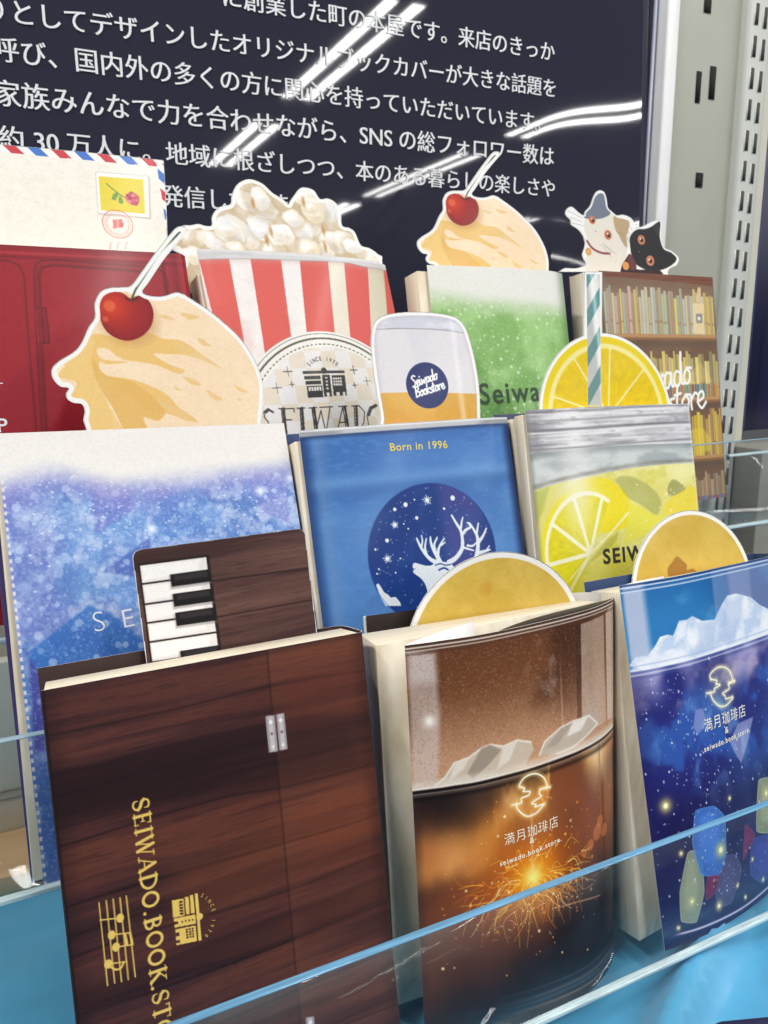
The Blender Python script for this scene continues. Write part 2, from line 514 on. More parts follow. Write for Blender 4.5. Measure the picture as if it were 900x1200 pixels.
# blue cloth: one sheet with soft folds
nx, ny = 150, 120
gx, gy = np.meshgrid(np.linspace(-420, 760, nx), np.linspace(60, 383, ny)); gx = gx.ravel(); gy = gy.ravel()
fold = np.zeros_like(gx)
for k, (x0, y0, ang, w, h) in enumerate([(-30, 215, 12, 9, 5), (-60, 190, 20, 14, 7), (250, 196, 28, 8, 4), (300, 176, 55, 12, 6), (200, 180, 35, 7, 3), (230, 150, 62, 10, 6), (280, 160, 68, 9, 5), (-20, 240, 8, 7, 4), (-60, 225, 5, 6, 6), (-40, 205, 14, 10, 9), (-10, 178, 18, 8, 8), (220, 186, 30, 6, 7), (270, 178, 48, 7, 8), (180, 168, 25, 9, 7)]):
    a = math.radians(ang); d = -(gx - x0) * math.sin(a) + (gy - y0) * math.cos(a)
    fold += h * np.exp(-(d / w) ** 2) * (.6 + .8 * vnoise(gx / 60, gy / 60, k))
gz = fold * ss(383, 330, gy) + 5 * fbm(gx / 90, gy / 50, 5) + 1.6 * np.abs(fbm((gx * .8 + gy * .5) / 28, (gy - .4 * gx) / 60, 15) - .5) * 6 - 11
cloth_m = plain('blue_satin', (80, 160, 200), .36, var=.09, scale=9)
MATS['blue_satin'].node_tree.nodes['Principled BSDF'].inputs['Sheen Weight'].default_value = .3
o = link('cloth', raw_mesh('cloth', np.stack([gx, gy, gz], 1), [gridf(nx, ny, flip=True)], smooth=np.ones((nx - 1) * (ny - 1))), None, (cloth_m,))
tag(o, kind='structure')

# back panel of the shop shelf, wooden deck strip under it
wall = thing('back_panel', (0, 0, 0), 'cream metal back panel of the shop shelf at the left edge, behind the books', 'panel')
cream = plain('cream_enamel', (222, 220, 206), .45, var=.02)
slab('panel', (-400, 520 + 12, -330), (640, 540, 700), cream, wall)
slab('kick_panel', (-400, 416, -262), (90, 424, -157), cream, wall, 1)
for z in (-229, -233.5): slab('panel_seam', (-400, 415.2, z), (90, 416.4, z + 1.2), plain('seam_grey', (170, 168, 158), .5), wall, 0)
deck = slab('wooden_deck', (-400, 376, -262), (640, 415.8, -252), plain('deck_wood', (196, 160, 116), .4, var=.15, scale=8, stretch=(1, 14, 14)))
tag(deck, 'light brown wooden deck strip below the cream back panel at the left edge', 'shelf deck')

# navy sign board
sg = thing('sign_board', (0, 0, 0), 'navy sign board covered in white Japanese text, white framed, behind the books', 'sign')
SS = Surf((-180, 520, 330), 0, 0, 0, 420, w=664)
nx, ny = 140, 90
gs, gb = np.meshgrid(np.linspace(0, 668, nx), np.linspace(0, 420, ny)); gs = gs.ravel(); gb = gb.ravel()
X = gs - 180
warp = 0.9 * np.sin(X / 130.) * np.cos(gb / 150.) - 14.0 * ss(330, 520, X) ** 2
bl = SS.loc(gs, gb); V = np.stack([bl[:, 0] - 180, 520 + 0 * X + .024 * (bl[:, 2] - 90 - 172) * ss(385, 495, X), bl[:, 2] + 330 - 420 + BASE], 1)
navy, t, p = nodes('navy_gloss')
p.inputs['Base Color'].default_value = (*lin((50, 51, 66)), 1); p.inputs['Roughness'].default_value = .03; p.inputs['IOR'].default_value = 1.5
tc = t.nodes.new('ShaderNodeTexCoord'); nz = t.nodes.new('ShaderNodeTexNoise'); nz.inputs['Scale'].default_value = 2.2; nz.inputs['Detail'].default_value = 1
bp = t.nodes.new('ShaderNodeBump'); bp.inputs['Strength'].default_value = .12; bp.inputs['Distance'].default_value = .01
t.links.new(tc.outputs['Object'], nz.inputs['Vector']); t.links.new(nz.outputs['Fac'], bp.inputs['Height']); t.links.new(bp.outputs['Normal'], p.inputs['Normal'])
MATS['navy_gloss'] = navy
link('panel', raw_mesh('panel', V, [gridf(nx, ny, flip=True)], smooth=np.ones((nx - 1) * (ny - 1))), sg, (navy,))
white_paint = plain('white_enamel', (243, 244, 244), .35, var=.02)
slab('frame', (489, 508, -90), (501.5, 530, 340), white_paint, sg, 1.5)
slab('frame_lip', (484.6, 517, -90), (486, 519.8, 340), plain('frame_line', (190, 195, 215), .3), sg, 0)
ink = plain('white_ink', (238, 240, 244), .6, var=.01)
SIGN = [('に創業した町の本屋です。来店のきっか', (262, 6), (649, 71)), ('りとしてデザインしたオリジナルブックカバーが大きな話題を', (-14, 22), (650, 113)),
        ('呼び、国内外の多くの方に関心を持っていただいています。', (-6, 69), (632, 153)), ('家族みんなで力を合わせながら、SNS の総フォロワー数は', (-6, 121), (648, 193)),
        ('約 30 万人に。地域に根ざしつつ、本のある暮らしの楽しさや', (0, 173), (649, 230)), ('を発信しています。', (164, 238), (372, 252))]
for body, a, b in SIGN:
    lettering(sg, SS, body, a, b, ink, mincho=.14, bold=0., lift=.6, hs=1.0)
for ch in sg.children:
    if ch.name.startswith('lettering'): ch.location = (-.180, .520, (330 - 420 + BASE) / 1000)

# slotted upright beside the sign
post = thing('shelf_upright', (0, 0, 0), 'grey metal shelf upright with two columns of slots, right of the sign', 'shelf post')
pm = plain('post_enamel', (176, 177, 164), .4, var=.03, scale=20)
slab('side_plate', (503, 516, -330), (580, 521, 700), pm, post, 1)
col_m = plain('column_enamel', (208, 210, 204), .4, var=.02)
slab('column', (577, 508, -330), (604.5, 540, 700), col_m, post, 3)
dark = plain('slot_dark', (70, 70, 66), .8)
def pt(px, y):
    d = CAM.T @ np.array([(px[0] - CX) / FPX, (px[1] - CY) / FPX, 1]); return d * y / d[1]
for k in range(34):
    for j in (0, 1):
        z = 285 - 24.2 * k - 1.5 * j
        if z > -230: slab('slot_glint', (582.4 + 10.2 * j, 507.55, z - 8.6), (583.2 + 10.2 * j, 507.95, z + 8), plain('slot_highlight', (236, 238, 232), .3), post, 0); slab('slot', (583.2 + 10.2 * j, 507.6, z - 8), (587.4 + 10.2 * j, 507.9, z + 8), dark, post, 0)  # pale sliver is a painted highlight beside each dark slot plate
for (x0, y0, x1, y1) in ((826, -2, 833, 16), (817, 83, 820, 121), (833, 77, 837, 117), (816, 202, 823, 220)):
    a = pt((x0, y0), 515.5); b = pt((x1, y1), 515.5)
    slab('hole', (min(a[0], b[0]), 515.4, b[2]), (max(a[0], b[0]), 515.7, a[2]), plain('hole_black', (25, 25, 25), .9), post, 0)

# next bay to the right: navy board, white rail over it, grey shelf front
nb = thing('navy_display_board', (0, 0, 0), 'dark navy display board at the right edge, beyond the slotted upright', 'board')
slab('panel', (612, 545, -92), (900, 552, 216), plain('navy_board', (26, 28, 62), .3, var=.5, scale=30, stretch=(8, 1, .2)), nb)
slab('header_strip', (612, 540, 217), (900, 552, 232), plain('beige_strip', (196, 180, 160), .5), nb)
for k in range(3):
    slab('edge_strip', (618 + 16 * k, 540, -90), (620 + 16 * k, 544.5, 215), plain('navy_edge', (70, 74, 110), .3), nb, .3)
rail = slab('white_rail', (608, 560, 236), (900, 575, 340), white_paint); tag(rail, 'white shelf rail above the navy board in the top right corner', 'rail')
ledge = slab('grey_ledge', (606, 480, -330), (900, 540, -100), plain('grey_ledge', (150, 148, 140), .5, var=.05)); tag(ledge, 'grey beige shelf front at the right edge, below the navy board', 'ledge')

# clear acrylic stand in three steps
st = thing('acrylic_stand', (0, 0, 0), 'clear acrylic stepped display stand holding the three rows of books', 'display stand')
PALE = plain('acrylic_pale_edge', (150, 176, 190), .15, var=.25, scale=40, stretch=(1, 20, 20)); ACR = acrylic('clear_acrylic'); EDGE = plain('acrylic_edge', (104, 156, 190), .15, var=.25, scale=40, stretch=(1, 20, 20)); WEDGE = plain('acrylic_base_edge', (206, 226, 236), .12, var=.3, scale=60, stretch=(1, 20, 20))  # blue edge colour paints in the cloth mirrored and refracted there
def lip(y, z0, z1, x0, x1, th=2.6):
    a = slab('front_lip', (x0, y, z0), (x1, y + th, z1), ACR, st, 0)
    for nm, zz, mt in (('lip_edge', z1, EDGE if y < 200 else PALE), ('lip_foot', z0 - 2.2, WEDGE)):
        e = slab(nm, (x0, y - .1, zz + .05), (x1, y + th + .1, zz + (.7 if nm == 'lip_edge' else 2.)), mt, st, .3); e.parent = a
lip(189, -244, -188.6, -330, 470); lip(259, -182, -125.5, -330, 560); lip(339, -118, -64, -330, 640)
for y0, y1, z in ((192, 262, -246.5), (262, 342, -184.5), (342, 440, -120.5)):
    slab('step', (-330, y0 + .3, z - 2), (470 if y0 < 200 else 590, y1, z), ACR, st, 0)

# clear box far right
bx = thing('acrylic_box', (0, 0, 0), 'small clear acrylic box at the right edge, behind the blue night-sky book', 'box')
for nm, lo, hi in (('front_wall', (520, 440, -150), (700, 443, -95)), ('side_wall', (517, 440, -150), (519.6, 520, -95)), ('floor_plate', (517, 438, -155), (700, 520, -151))):
    slab(nm, lo, hi, ACR, bx, 0)
slab('rim', (516.6, 439.4, -94.8), (700, 443.4, -93), WEDGE, bx, .3)

# ------------------------------------------------------------------ lettering strokes
def script_strokes(word):
    """loose hand lettering, unit x-height, as polylines"""
    G = {'S': [[(.8, 1.75), (.45, 1.95), (.1, 1.65), (.35, 1.2), (.62, .8), (.45, .2), (0, .1)]], 'e': [[(0, .4), (.5, .6), (.45, .95), (.15, .85), (.05, .35), (.35, 0), (.7, .3)]],
         'i': [[(.05, .9), (.1, .1), (.35, .1), (.45, .4)], [(.12, 1.4), (.15, 1.45)]], 'w': [[(0, .9), (.1, .1), (.4, .7), (.55, .1), (.85, .9), (1.05, .75)]],
         'a': [[(.6, .8), (.25, .95), (.02, .45), (.2, .05), (.5, .4), (.62, .9), (.62, .15), (.85, .15)]], 'd': [[(.6, .75), (.25, .9), (.02, .4), (.25, .02), (.55, .4), (.75, 1.95), (.66, .3), (.85, .1)]],
         'o': [[(.4, .95), (.08, .6), (.15, .1), (.5, .15), (.6, .65), (.35, .95), (.75, .9)]], 'B': [[(.15, 1.8), (.1, .1)], [(0, 1.7), (.6, 1.85), (.65, 1.3), (.2, 1.0), (.75, .8), (.7, .2), (.05, .05)]],
         'k': [[(.15, 1.9), (.05, .05)], [(.55, .95), (.1, .5), (.6, .05)]], 's': [[(.45, .9), (.1, .8), (.4, .35), (.3, .02), (0, .1)]], 't': [[(.25, 1.6), (.15, .2), (.4, .1)], [(0, 1.05), (.5, 1.1)]],
         'r': [[(.05, .9), (.1, .05)], [(.1, .6), (.4, .95), (.6, .85)]]}
    W = {'S': .85, 'e': .65, 'i': .42, 'w': 1.0, 'a': .8, 'd': .82, 'o': .72, 'B': .85, 'k': .62, 's': .5, 't': .5, 'r': .58}
    x = 0; out = []
    for ch in word:
        for s in G[ch]: out.append([(x + a, b) for a, b in s])
        x += W[ch]
    return out, x


def hand(art, word, p0, p1, w, col, hs=1., slant=.15, al=1.):
    st_, L = script_strokes(word); a = art.P(p0); b = art.P(p1); d = b - a; k = np.linalg.norm(d) / L; d = d / np.linalg.norm(d); up = np.array([d[1], -d[0]])
    for s in st_:
        art.line([a + d * (x + slant * y) * k + up * y * k * hs for x, y in s], w, col, al, smooth=True, mm=True)


def serif_glyphs(word):
    """Roman capitals with serifs as thick and thin strokes: (points, width)"""
    T, t = .17, .07
    se = lambda x, y, w=.34: ([(x - w / 2, y), (x + w / 2, y)], .055)
    arc = lambda cx, cy, rx, ry, a0, a1, n=18: [(cx + rx * math.cos(math.radians(a0 + (a1 - a0) * i / n)), cy + ry * math.sin(math.radians(a0 + (a1 - a0) * i / n))) for i in range(n + 1)]
    G = {'S': ([(arc(.33, .74, .24, .24, 35, 200), .1), ([(.09, .68), (.2, .54), (.45, .44), (.58, .3)], T), (arc(.33, .26, .25, .25, 20, -145), .1), ([(.53, .9), (.53, .7)], .05), ([(.11, .1), (.11, .3)], .05)], .68),
         'E': ([([(.2, 0), (.2, 1)], T), ([(.05, .97), (.62, .97)], t), ([(.05, .03), (.66, .03)], t), ([(.2, .51), (.5, .51)], t), ([(.61, 1), (.61, .8)], .055), ([(.65, 0), (.65, .22)], .055), ([(.5, .4), (.5, .62)], .055)], .74),
         'I': ([([(.2, 0), (.2, 1)], T), se(.2, .97), se(.2, .03)], .4), 'W': ([([(.12, 1), (.36, 0)], T), ([(.36, 0), (.58, .95)], t), ([(.52, 1), (.78, 0)], T), ([(.78, 0), (1.0, 1)], t), se(.12, .97, .3), se(1.0, .97, .28)], 1.1),
         'A': ([([(.08, 0), (.42, 1)], t), ([(.42, 1), (.72, 0)], T), ([(.2, .34), (.6, .34)], t), se(.08, .03, .26), se(.74, .03, .32)], .84),
         'D': ([([(.2, 0), (.2, 1)], T), (arc(.3, .5, .5, .47, 90, -90), .13), ([(.05, .97), (.3, .97)], t), ([(.05, .03), (.3, .03)], t)], .9),
         'O': ([(arc(.45, .5, .36, .46, 90, 270), .15), (arc(.45, .5, .36, .46, -90, 90), .15), (arc(.45, .5, .34, .46, 60, 120, 6), .08)], .92), '.': ([([(.14, .06), (.16, .06)], .17)], .34),
         'B': ([([(.2, 0), (.2, 1)], T), (arc(.32, .74, .24, .23, 90, -90), .11), (arc(.32, .27, .3, .24, 90, -90), .13), ([(.05, .97), (.34, .97)], t), ([(.05, .03), (.34, .03)], t), ([(.2, .51), (.36, .51)], t)], .74),
         'K': ([([(.2, 0), (.2, 1)], T), ([(.22, .42), (.68, .97)], t), ([(.36, .58), (.74, .02)], T), se(.2, .97), se(.2, .03), se(.66, .97, .26), se(.76, .03, .28)], .84),
         'T': ([([(.4, 0), (.4, 1)], T), ([(.06, .97), (.74, .97)], t), ([(.07, 1), (.07, .78)], .055), ([(.73, 1), (.73, .78)], .055), se(.4, .03, .36)], .8),
         'R': ([([(.2, 0), (.2, 1)], T), (arc(.32, .74, .26, .23, 90, -90), .12), ([(.36, .5), (.74, .02)], T), se(.2, .97), se(.2, .03), se(.76, .03, .26)], .82)}
    x = 0; out = []
    for ch in word:
        g, w = G[ch]
        out += [([(x + a, b) for a, b in p], k) for p, k in g]; x += w + .06
    return out, x


def gold_serif(art, word, p0, p1, col, hs=1., wk=1.):
    g, L = serif_glyphs(word); a = art.P(p0); b = art.P(p1); d = b - a; k = np.linalg.norm(d) / L; d = d / np.linalg.norm(d); up = np.array([d[1], -d[0]])
    for p, w in g: art.line([a + d * x * k + up * y * k * hs for x, y in p], max(w * k * wk, .22), col, mm=True, soft=.2)


def shop_emblem(art, quad, col, paper):
    """small shop front: quad = pixels of top-left, top-right, bottom-left in the emblem's own upright frame"""
    o, xr, yb = (art.P(q) for q in quad); X = xr - o; Y = yb - o
    q = lambda u, v: o + X * u + Y * v
    R = lambda u0, v0, u1, v1, c: art.poly([q(u0, v0), q(u1, v0), q(u1, v1), q(u0, v1)], c, mm=True, soft=.15)
    R(0, .10, 1, .2, col); art.disc(q(.5, .1), .07 * np.linalg.norm(X), col, mm=True)
    R(.02, .26, .4, .38, col); R(.04, .43, .4, .55, col); R(.06, .6, .42, 1, col)
    for k in range(5): R(.1 + .062 * k, .64, .145 + .062 * k, .76, paper)
    R(.44, .24, .63, .98, col); R(.51, .84, .57, .98, paper)
    for k in range(4): R(.515, .32 + .12 * k, .56, .37 + .12 * k, paper)
    R(.67, .26, 1, .96, col)
    for i in range(4):
        for j in range(3): R(.7 + .055 * i, .34 + .1 * j, .74 + .055 * i, .41 + .1 * j, paper)
    R(.74, .84, .82, .96, paper); R(.9, .84, .96, .96, paper)
    return q


def arc_text(art_S, parent, word, c, r, a0, a1, size, mat, base=0., name='lettering'):
    """letters along an arc round c (mm), angles measured clockwise from 'up' turned by base"""
    n = len(word)
    for i, ch in enumerate(word):
        if ch == ' ': continue
        a = math.radians(base + a0 + (a1 - a0) * i / (n - 1)); up = np.array([math.sin(a), -math.cos(a)]); d = np.array([math.cos(a), math.sin(a)])
        p = np.array(c) + up * r; pre = text_xy(ch, 10., .012); w = np.ptp(pre[0][:, 0]) * size / 10 * .8
        lettering(parent, art_S, ch, p - d * w / 2, p + d * w / 2, mat, px=False, hs=1.25, name=name, pre=pre)

# ------------------------------------------------------------------ row one
GLOSS = print_mat('glossy_cover', .36, .10, spec=.16); SILK = print_mat('silk_cover', .45, .06); MATTE = print_mat('matte_cover', .55, 0.)
gold = plain('gold_foil', (226, 190, 96), .4, .35, var=.05)

SP = Surf((-2.77, 239.21, -101.5), 1.61, 12.05, -.68, 152, w=107)


def wood(a, seed, base, dark_, light, ang=0., sx=80., sy=2.2, con=1.):
    u = a.s + a.b * ang; v = a.b - a.s * ang
    w = v + 3 * fbm(u / 45, v / 30, seed + 5, 2)
    g = fbm(u / sx, w / sy, seed, 5); g2 = fbm(u / (sx * 2.2), w / (sy * 5), seed + 11, 3); fine = fbm(u / 9, v / .34, seed + 23, 3)
    t = np.clip(.5 + con * (1.0 * (g - .5) + 1.5 * (g2 - .5)), 0, 1)
    a.fill(base); a.mix(ss(.5, .95, t), light); a.mix(ss(.5, .1, t), dark_); a.mix(.4 * ss(.55, .8, fine), np.array(dark_) * .75); a.mix(.07 * ss(.6, .8, 1 - fine), light)


def art_piano(a):
    a.s = a.s.copy()
    wood(a, 3, (68, 38, 38), (40, 22, 26), (98, 54, 44), -.02, 80, 2.2, 1.35)
    sx, _ = a.P((333, 980)); right = ss(20, 95, a.s)
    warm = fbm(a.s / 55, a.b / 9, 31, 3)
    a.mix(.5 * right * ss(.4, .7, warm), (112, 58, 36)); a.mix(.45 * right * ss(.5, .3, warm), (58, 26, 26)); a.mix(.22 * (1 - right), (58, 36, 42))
    for k, b0 in enumerate((13, 31, 47, 66, 82, 100, 118, 137)):
        y = b0 + .8 * np.sin(a.s / 17 + k) + 1.2 * vnoise(a.s / 25, a.s * 0 + k, 3)
        a.mix(.6 * np.exp(-((a.b - y) / .45) ** 2), (26, 15, 17)); a.mix(.16 * ((a.b > y) & (a.b < y + 16)) * (-1) ** k * (k % 3 > 0) * 1., (120, 62, 42)) if k % 2 == 0 else None; a.mix(.22 * np.clip((a.b - y) / 12, 0, 1) * (a.b < y + 12) * (k % 2), (34, 20, 20))
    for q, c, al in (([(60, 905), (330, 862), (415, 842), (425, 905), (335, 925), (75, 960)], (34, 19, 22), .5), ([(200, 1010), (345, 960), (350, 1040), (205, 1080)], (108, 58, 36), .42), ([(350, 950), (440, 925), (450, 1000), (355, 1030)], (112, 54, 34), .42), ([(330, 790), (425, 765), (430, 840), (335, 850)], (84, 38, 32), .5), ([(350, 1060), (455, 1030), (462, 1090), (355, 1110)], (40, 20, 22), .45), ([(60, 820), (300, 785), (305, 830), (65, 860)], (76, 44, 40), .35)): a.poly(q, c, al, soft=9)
    p0 = a.P((313, 765)); p1 = a.P((352, 1195)); xs = np.interp(a.b, [p0[1], p1[1]], [p0[0], p1[0]])
    a.mix(.16 * np.clip((a.s - xs) / .3 + .5, 0, 1), (140, 84, 62)); a.mix(.45 * np.exp(-((a.s - xs) / .35) ** 2), (30, 16, 16))
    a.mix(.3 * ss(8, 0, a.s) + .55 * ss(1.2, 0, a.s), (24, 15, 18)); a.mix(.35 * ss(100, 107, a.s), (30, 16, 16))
    for q in ([(311, 839.5), (322, 838), (326, 880), (315, 882)], [(323.5, 837.5), (333, 835.5), (337, 877.5), (327.5, 879.5)], [(358, 1193), (368, 1191), (372, 1230), (362, 1232)]):
        p = a.P(q); a.poly(p, (150, 140, 142), mm=True); c = p.mean(0); a.poly(c + (p - c) * [.55, .97], (196, 188, 190), mm=True, soft=1.)
        a.disc(c + [0, -4], .7, (235, 230, 230), mm=True); a.disc(c + [0, 4.5], .6, (225, 220, 220), mm=True); a.disc(c, .5, (110, 100, 104), mm=True)
    g = (228, 192, 100)
    gold_serif(a, 'SEIWADO.BOOK.STORE', (155, 938), (187.5, 1256), g, .84, .95)
    # music staff
    c0 = [(116, 1058), (124.5, 1055.5), (132.5, 1053.5), (140.5, 1052), (148, 1050)]; c1 = [(126, 1155), (134.5, 1152), (142.5, 1150.5), (150.5, 1148), (158.5, 1145)]
    for p, q in zip(c0, c1): a.line([p, q], .35, g)
    N = Z(0, 860, 3.53)
    for n, e in (((497, 762), (415, 770)), ((462, 832), (540, 822)), ((480, 882), (550, 872))):
        n, = N(n); e, = N(e); a.disc(n, 1.15, g, ry=1.4); a.line([n, e], .4, g)
    a.poly(N((510, 825), (522, 824), (532, 874), (520, 877)), g); a.poly(N((533, 824), (543, 822), (553, 870), (543, 873)), g)
    a.disc(N((448, 952))[0], 1.2, g, ry=1.4); a.line(N((448, 952), (525, 942)), .4, g); a.line(N((460, 965), (480, 975), (500, 968), (512, 945)), .6, g, smooth=True)
    shop_emblem(a, [(235, 1046), (239.5, 1101), (201, 1052)], g, (70, 40, 36))

bk = thing('piano_book', SP, 'dark wood-grain covered book with gold lettering and two silver hinges, front left', 'book')
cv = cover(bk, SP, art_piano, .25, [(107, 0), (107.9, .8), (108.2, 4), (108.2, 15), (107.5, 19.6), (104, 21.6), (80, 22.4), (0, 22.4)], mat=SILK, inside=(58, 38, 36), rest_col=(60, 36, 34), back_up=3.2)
lp = SP.P((222, 1076)); dv = SP.P((235, 1046)); dw = SP.P((239.5, 1101))
arc_text(SP, cv, 'SINCE 1970', (dv + dw) / 2 + [-5.0, 0], 8.2, -50, 50, 1.7, gold, 90)
page_block(bk, SP, [(1, .5), (106.5, .5), (106, 17), (1, 17)], [(.6, .45), (106.5, .45), (106, 17), (1.8, 15.5)], 1, 151.6)

# coffee: the cover bows out like a glass
ct = [(0, 0), (12, -2), (32, -4), (60, -2.2), (84, 1.6), (101, 8), (107, 13.5)]; cb = [(0, 0), (12, -6), (26, -11), (45, -14.5), (65, -14.2), (80, -9), (90, -2), (93, 4)]
SCF = Surf((115.4, 229.6, -105.6), 0, 6.26, -.38, 150, top=ct, bot=cb)


def moon_logo(a, base, col, halo):
    f = Z(480, 880, 3.75) if base == 'coffee' else Z(730, 640, 4.0)
    if base == 'coffee':
        top = f((490, 160), (483, 150), (500, 122), (530, 104), (560, 101), (590, 118), (604, 150), (606, 160)); bar = f((575, 168), (618, 158)); l1 = f((483, 158), (505, 165), (500, 178), (528, 178), (522, 195), (492, 208), (490, 228), (450, 238))
        bot = f((468, 232), (475, 255), (500, 280), (525, 287), (560, 270), (590, 235)); r1 = f((600, 160), (575, 170), (570, 188), (578, 200), (545, 222), (538, 232), (556, 236), (552, 246), (592, 232))
    else:
        top = f((412, 622), (408, 605), (428, 580), (455, 566), (485, 572), (505, 595), (516, 632)); bar = f((495, 640), (525, 632)); l1 = f((412, 625), (440, 630), (436, 645), (455, 650), (430, 668), (428, 682), (392, 690))
        bot = f((410, 690), (425, 725), (455, 750), (485, 745), (515, 712)); r1 = f((520, 632), (495, 648), (498, 668), (468, 690), (478, 700), (484, 715), (514, 706))
    c = np.mean([a.P(q) for q in top + bot], 0)
    a.glow(c, 7, halo, .25, mm=True)
    for w, col_, al in ((2.4, halo, .28), (1.5, halo, .3), (.55, col, 1.)):
        for L_ in (top, bot, l1, r1): a.line(L_, w, col_, al, smooth=True, soft=.3 if w < 1 else 1.2)
        a.line(bar, w, col_, al)


def art_coffee(a):
    W = a.S.L; u = a.s / W
    n = a.n(30, 30, 1); fine = a.n(.5, .5, 2, 2)
    m, liq = curve_mask(a, Z(410, 640, 2.143)((150, 615), (240, 608), (330, 590), (420, 568), (520, 535), (600, 500), (650, 468)), 1.2, 2)
    v = a.b / np.maximum(liq, 1)
    a.fill((112, 68, 42)); a.mix(ss(.25, .9, v), (196, 148, 114)); a.mix(ss(.3, .0, v) * .6, (92, 54, 34))
    a.mix(.75 * ss(.52, .60, u) * ss(.80, .76, u) * ss(.9, .1, v), (66, 38, 28)); a.mix(.9 * ss(.45, .75, n) * ss(.9, .2, v), (66, 36, 24)); a.mix(.5 * ss(.58, .8, a.n(6, 8, 41)) * ss(.3, .55, u) * ss(.85, .7, u), (150, 130, 124))
    a.mix(.35 * ss(.6, .9, a.n(18, 25, 9)), (206, 158, 120))
    f = Z(410, 640, 2.143)
    a.poly(f((143, 262), (213, 270), (226, 420), (222, 590), (160, 612)), (216, 200, 196), .62, soft=2.); a.poly(f((143, 262), (213, 270), (218, 340), (150, 350)), (226, 216, 214), .5, soft=4.)
    a.poly(f((580, 196), (637, 172), (642, 440), (584, 470)), (206, 184, 166), .62, soft=.5); a.poly(f((641, 170), (671, 148), (673, 420), (646, 436)), (222, 204, 188), .75, soft=.5)
    a.poly(f((566, 200), (579, 196), (583, 470), (572, 478)), (58, 34, 28), .45, soft=.6); a.line(f((642, 170), (646, 436)), .4, (96, 66, 54), .7)
    a.mix(.5 * np.exp(-((u - .60) / .004) ** 2) * ss(.1, .7, v), (214, 186, 160))
    a.mix(.22 * ss(.62, .8, fine), (225, 195, 170)); a.mix(.18 * ss(.62, .8, 1 - fine), (60, 36, 26))
    a.glow(Z(410, 640, 2.143)((200, 440))[0], 1.6, (255, 250, 240), .9); a.glow((692, 842), 3, (170, 180, 200), .35)
    # rim of the glass
    for d, w, al, c in ((1.3, .25, .9, (236, 228, 220)), (2.6, .3, .7, (210, 196, 186)), (.4, .5, .8, (70, 52, 44)), (2.0, .35, .6, (90, 64, 52)), (3.6, .5, .4, (80, 50, 40))):
        a.mix(al * np.clip((w - np.abs(a.b - d)) / .2 + .5, 0, 1), c)
    # ice above the liquid
    f = Z(410, 640, 2.143)
    ice1 = f((215, 600), (240, 580), (262, 545), (300, 530), (330, 508), (352, 498), (385, 503), (420, 487), (455, 492), (462, 510), (440, 550), (330, 590)); ice2 = f((476, 525), (490, 490), (530, 455), (560, 440), (600, 425), (622, 445), (590, 480), (560, 505), (520, 522))
    for I_, col in ((ice1, (206, 190, 172)), (ice2, (196, 182, 166))):
        a.poly(I_, col, .92, soft=.5)
        a.line(I_[:9], .7, (248, 242, 232), .8, soft=.6)
    a.poly(f((330, 508), (352, 498), (380, 512), (352, 545), (310, 585), (295, 570)), (150, 134, 120), .8, soft=.8); a.poly(f((385, 505), (420, 490), (400, 540), (370, 560)), (232, 222, 210), .8, soft=1.); a.poly(f((262, 548), (300, 532), (285, 560), (250, 590)), (240, 230, 218), .7, soft=1.)
    a.poly(f((560, 442), (598, 428), (580, 462), (545, 478)), (240, 234, 224), .85, soft=1.); a.poly(f((530, 458), (560, 442), (520, 500), (490, 510)), (160, 146, 132), .6, soft=1.)
    a.mix(.9 * ss(-4.5, -1.0, a.b - liq) * ss(.4, -.2, a.b - liq) * (.65 + .6 * (a.n(9, 2, 4) - .4)), (236, 226, 214))
    # the liquid
    below = np.clip((a.b - liq) / .5 + .5, 0, 1)
    keep = a.C.copy(); yy = a.b - liq; n1 = a.n(14, 26, 21); n2 = a.n(7, 12, 22)
    a.fill((34, 25, 26)); a.mix(ss(10, 36, yy) * .7, (54, 32, 27))
    cloud, cy = curve_mask(a, [(480, 1010), (520, 1000), (560, 985), (600, 955), (640, 930), (690, 880), (727, 850)], 1)
    d = a.b - cy + 20 * (n1 - .5)
    a.mix(.95 * np.exp(-(d / 9.5) ** 2), (190, 104, 40)); a.mix(.9 * np.exp(-((d - 1) / 7) ** 2) * ss(.3, .65, n2), (232, 170, 96)); a.mix(.75 * np.exp(-((d + 2) / 6) ** 2) * ss(.45, .75, n1), (240, 206, 150))
    for c, r, ry, col, al in (((700, 885), 6, 20, (240, 208, 156), .9), ((640, 985), 12, 7, (230, 150, 60), .5), ((520, 1003), 10, 5, (222, 146, 76), .5), ((560, 1010), 10, 6, (236, 176, 100), .5), ((665, 930), 8, 12, (214, 140, 60), .6), ((530, 1005), 9, 6, (226, 160, 100), .7), ((495, 1000), 6, 7, (190, 110, 56), .7), ((585, 985), 9, 8, (196, 120, 40), .7), ((560, 900), 6, 14, (90, 66, 56), .6)):
        a.glow(c, r, col, al, ry)
    low = ss(0, 26, d)
    a.mix(low * .9, (122, 62, 38)); a.mix(ss(30, 66, d) * .96, (22, 18, 28)); a.mix(ss(14, 40, d) * ss(.6, .3, u) * ss(80, 50, d) * .5, (104, 60, 44))
    sp = a.P((625, 1028)); R = np.hypot(a.s - sp[0], (a.b - sp[1]))
    a.mix(.55 * np.exp(-((a.s - sp[0]) / 26) ** 2 - ((a.b - sp[1] + 6) / 20) ** 2), (206, 120, 50)); a.mix(.8 * np.exp(-((a.s - sp[0]) / 22) ** 2 - ((a.b - sp[1]) / 14) ** 2), (206, 92, 20)); a.mix(.95 * np.exp(-(R / 9.5) ** 2), (250, 164, 30)); a.mix(np.exp(-(R / 4.2) ** 2), (255, 240, 130))
    rnd = random.Random(4)
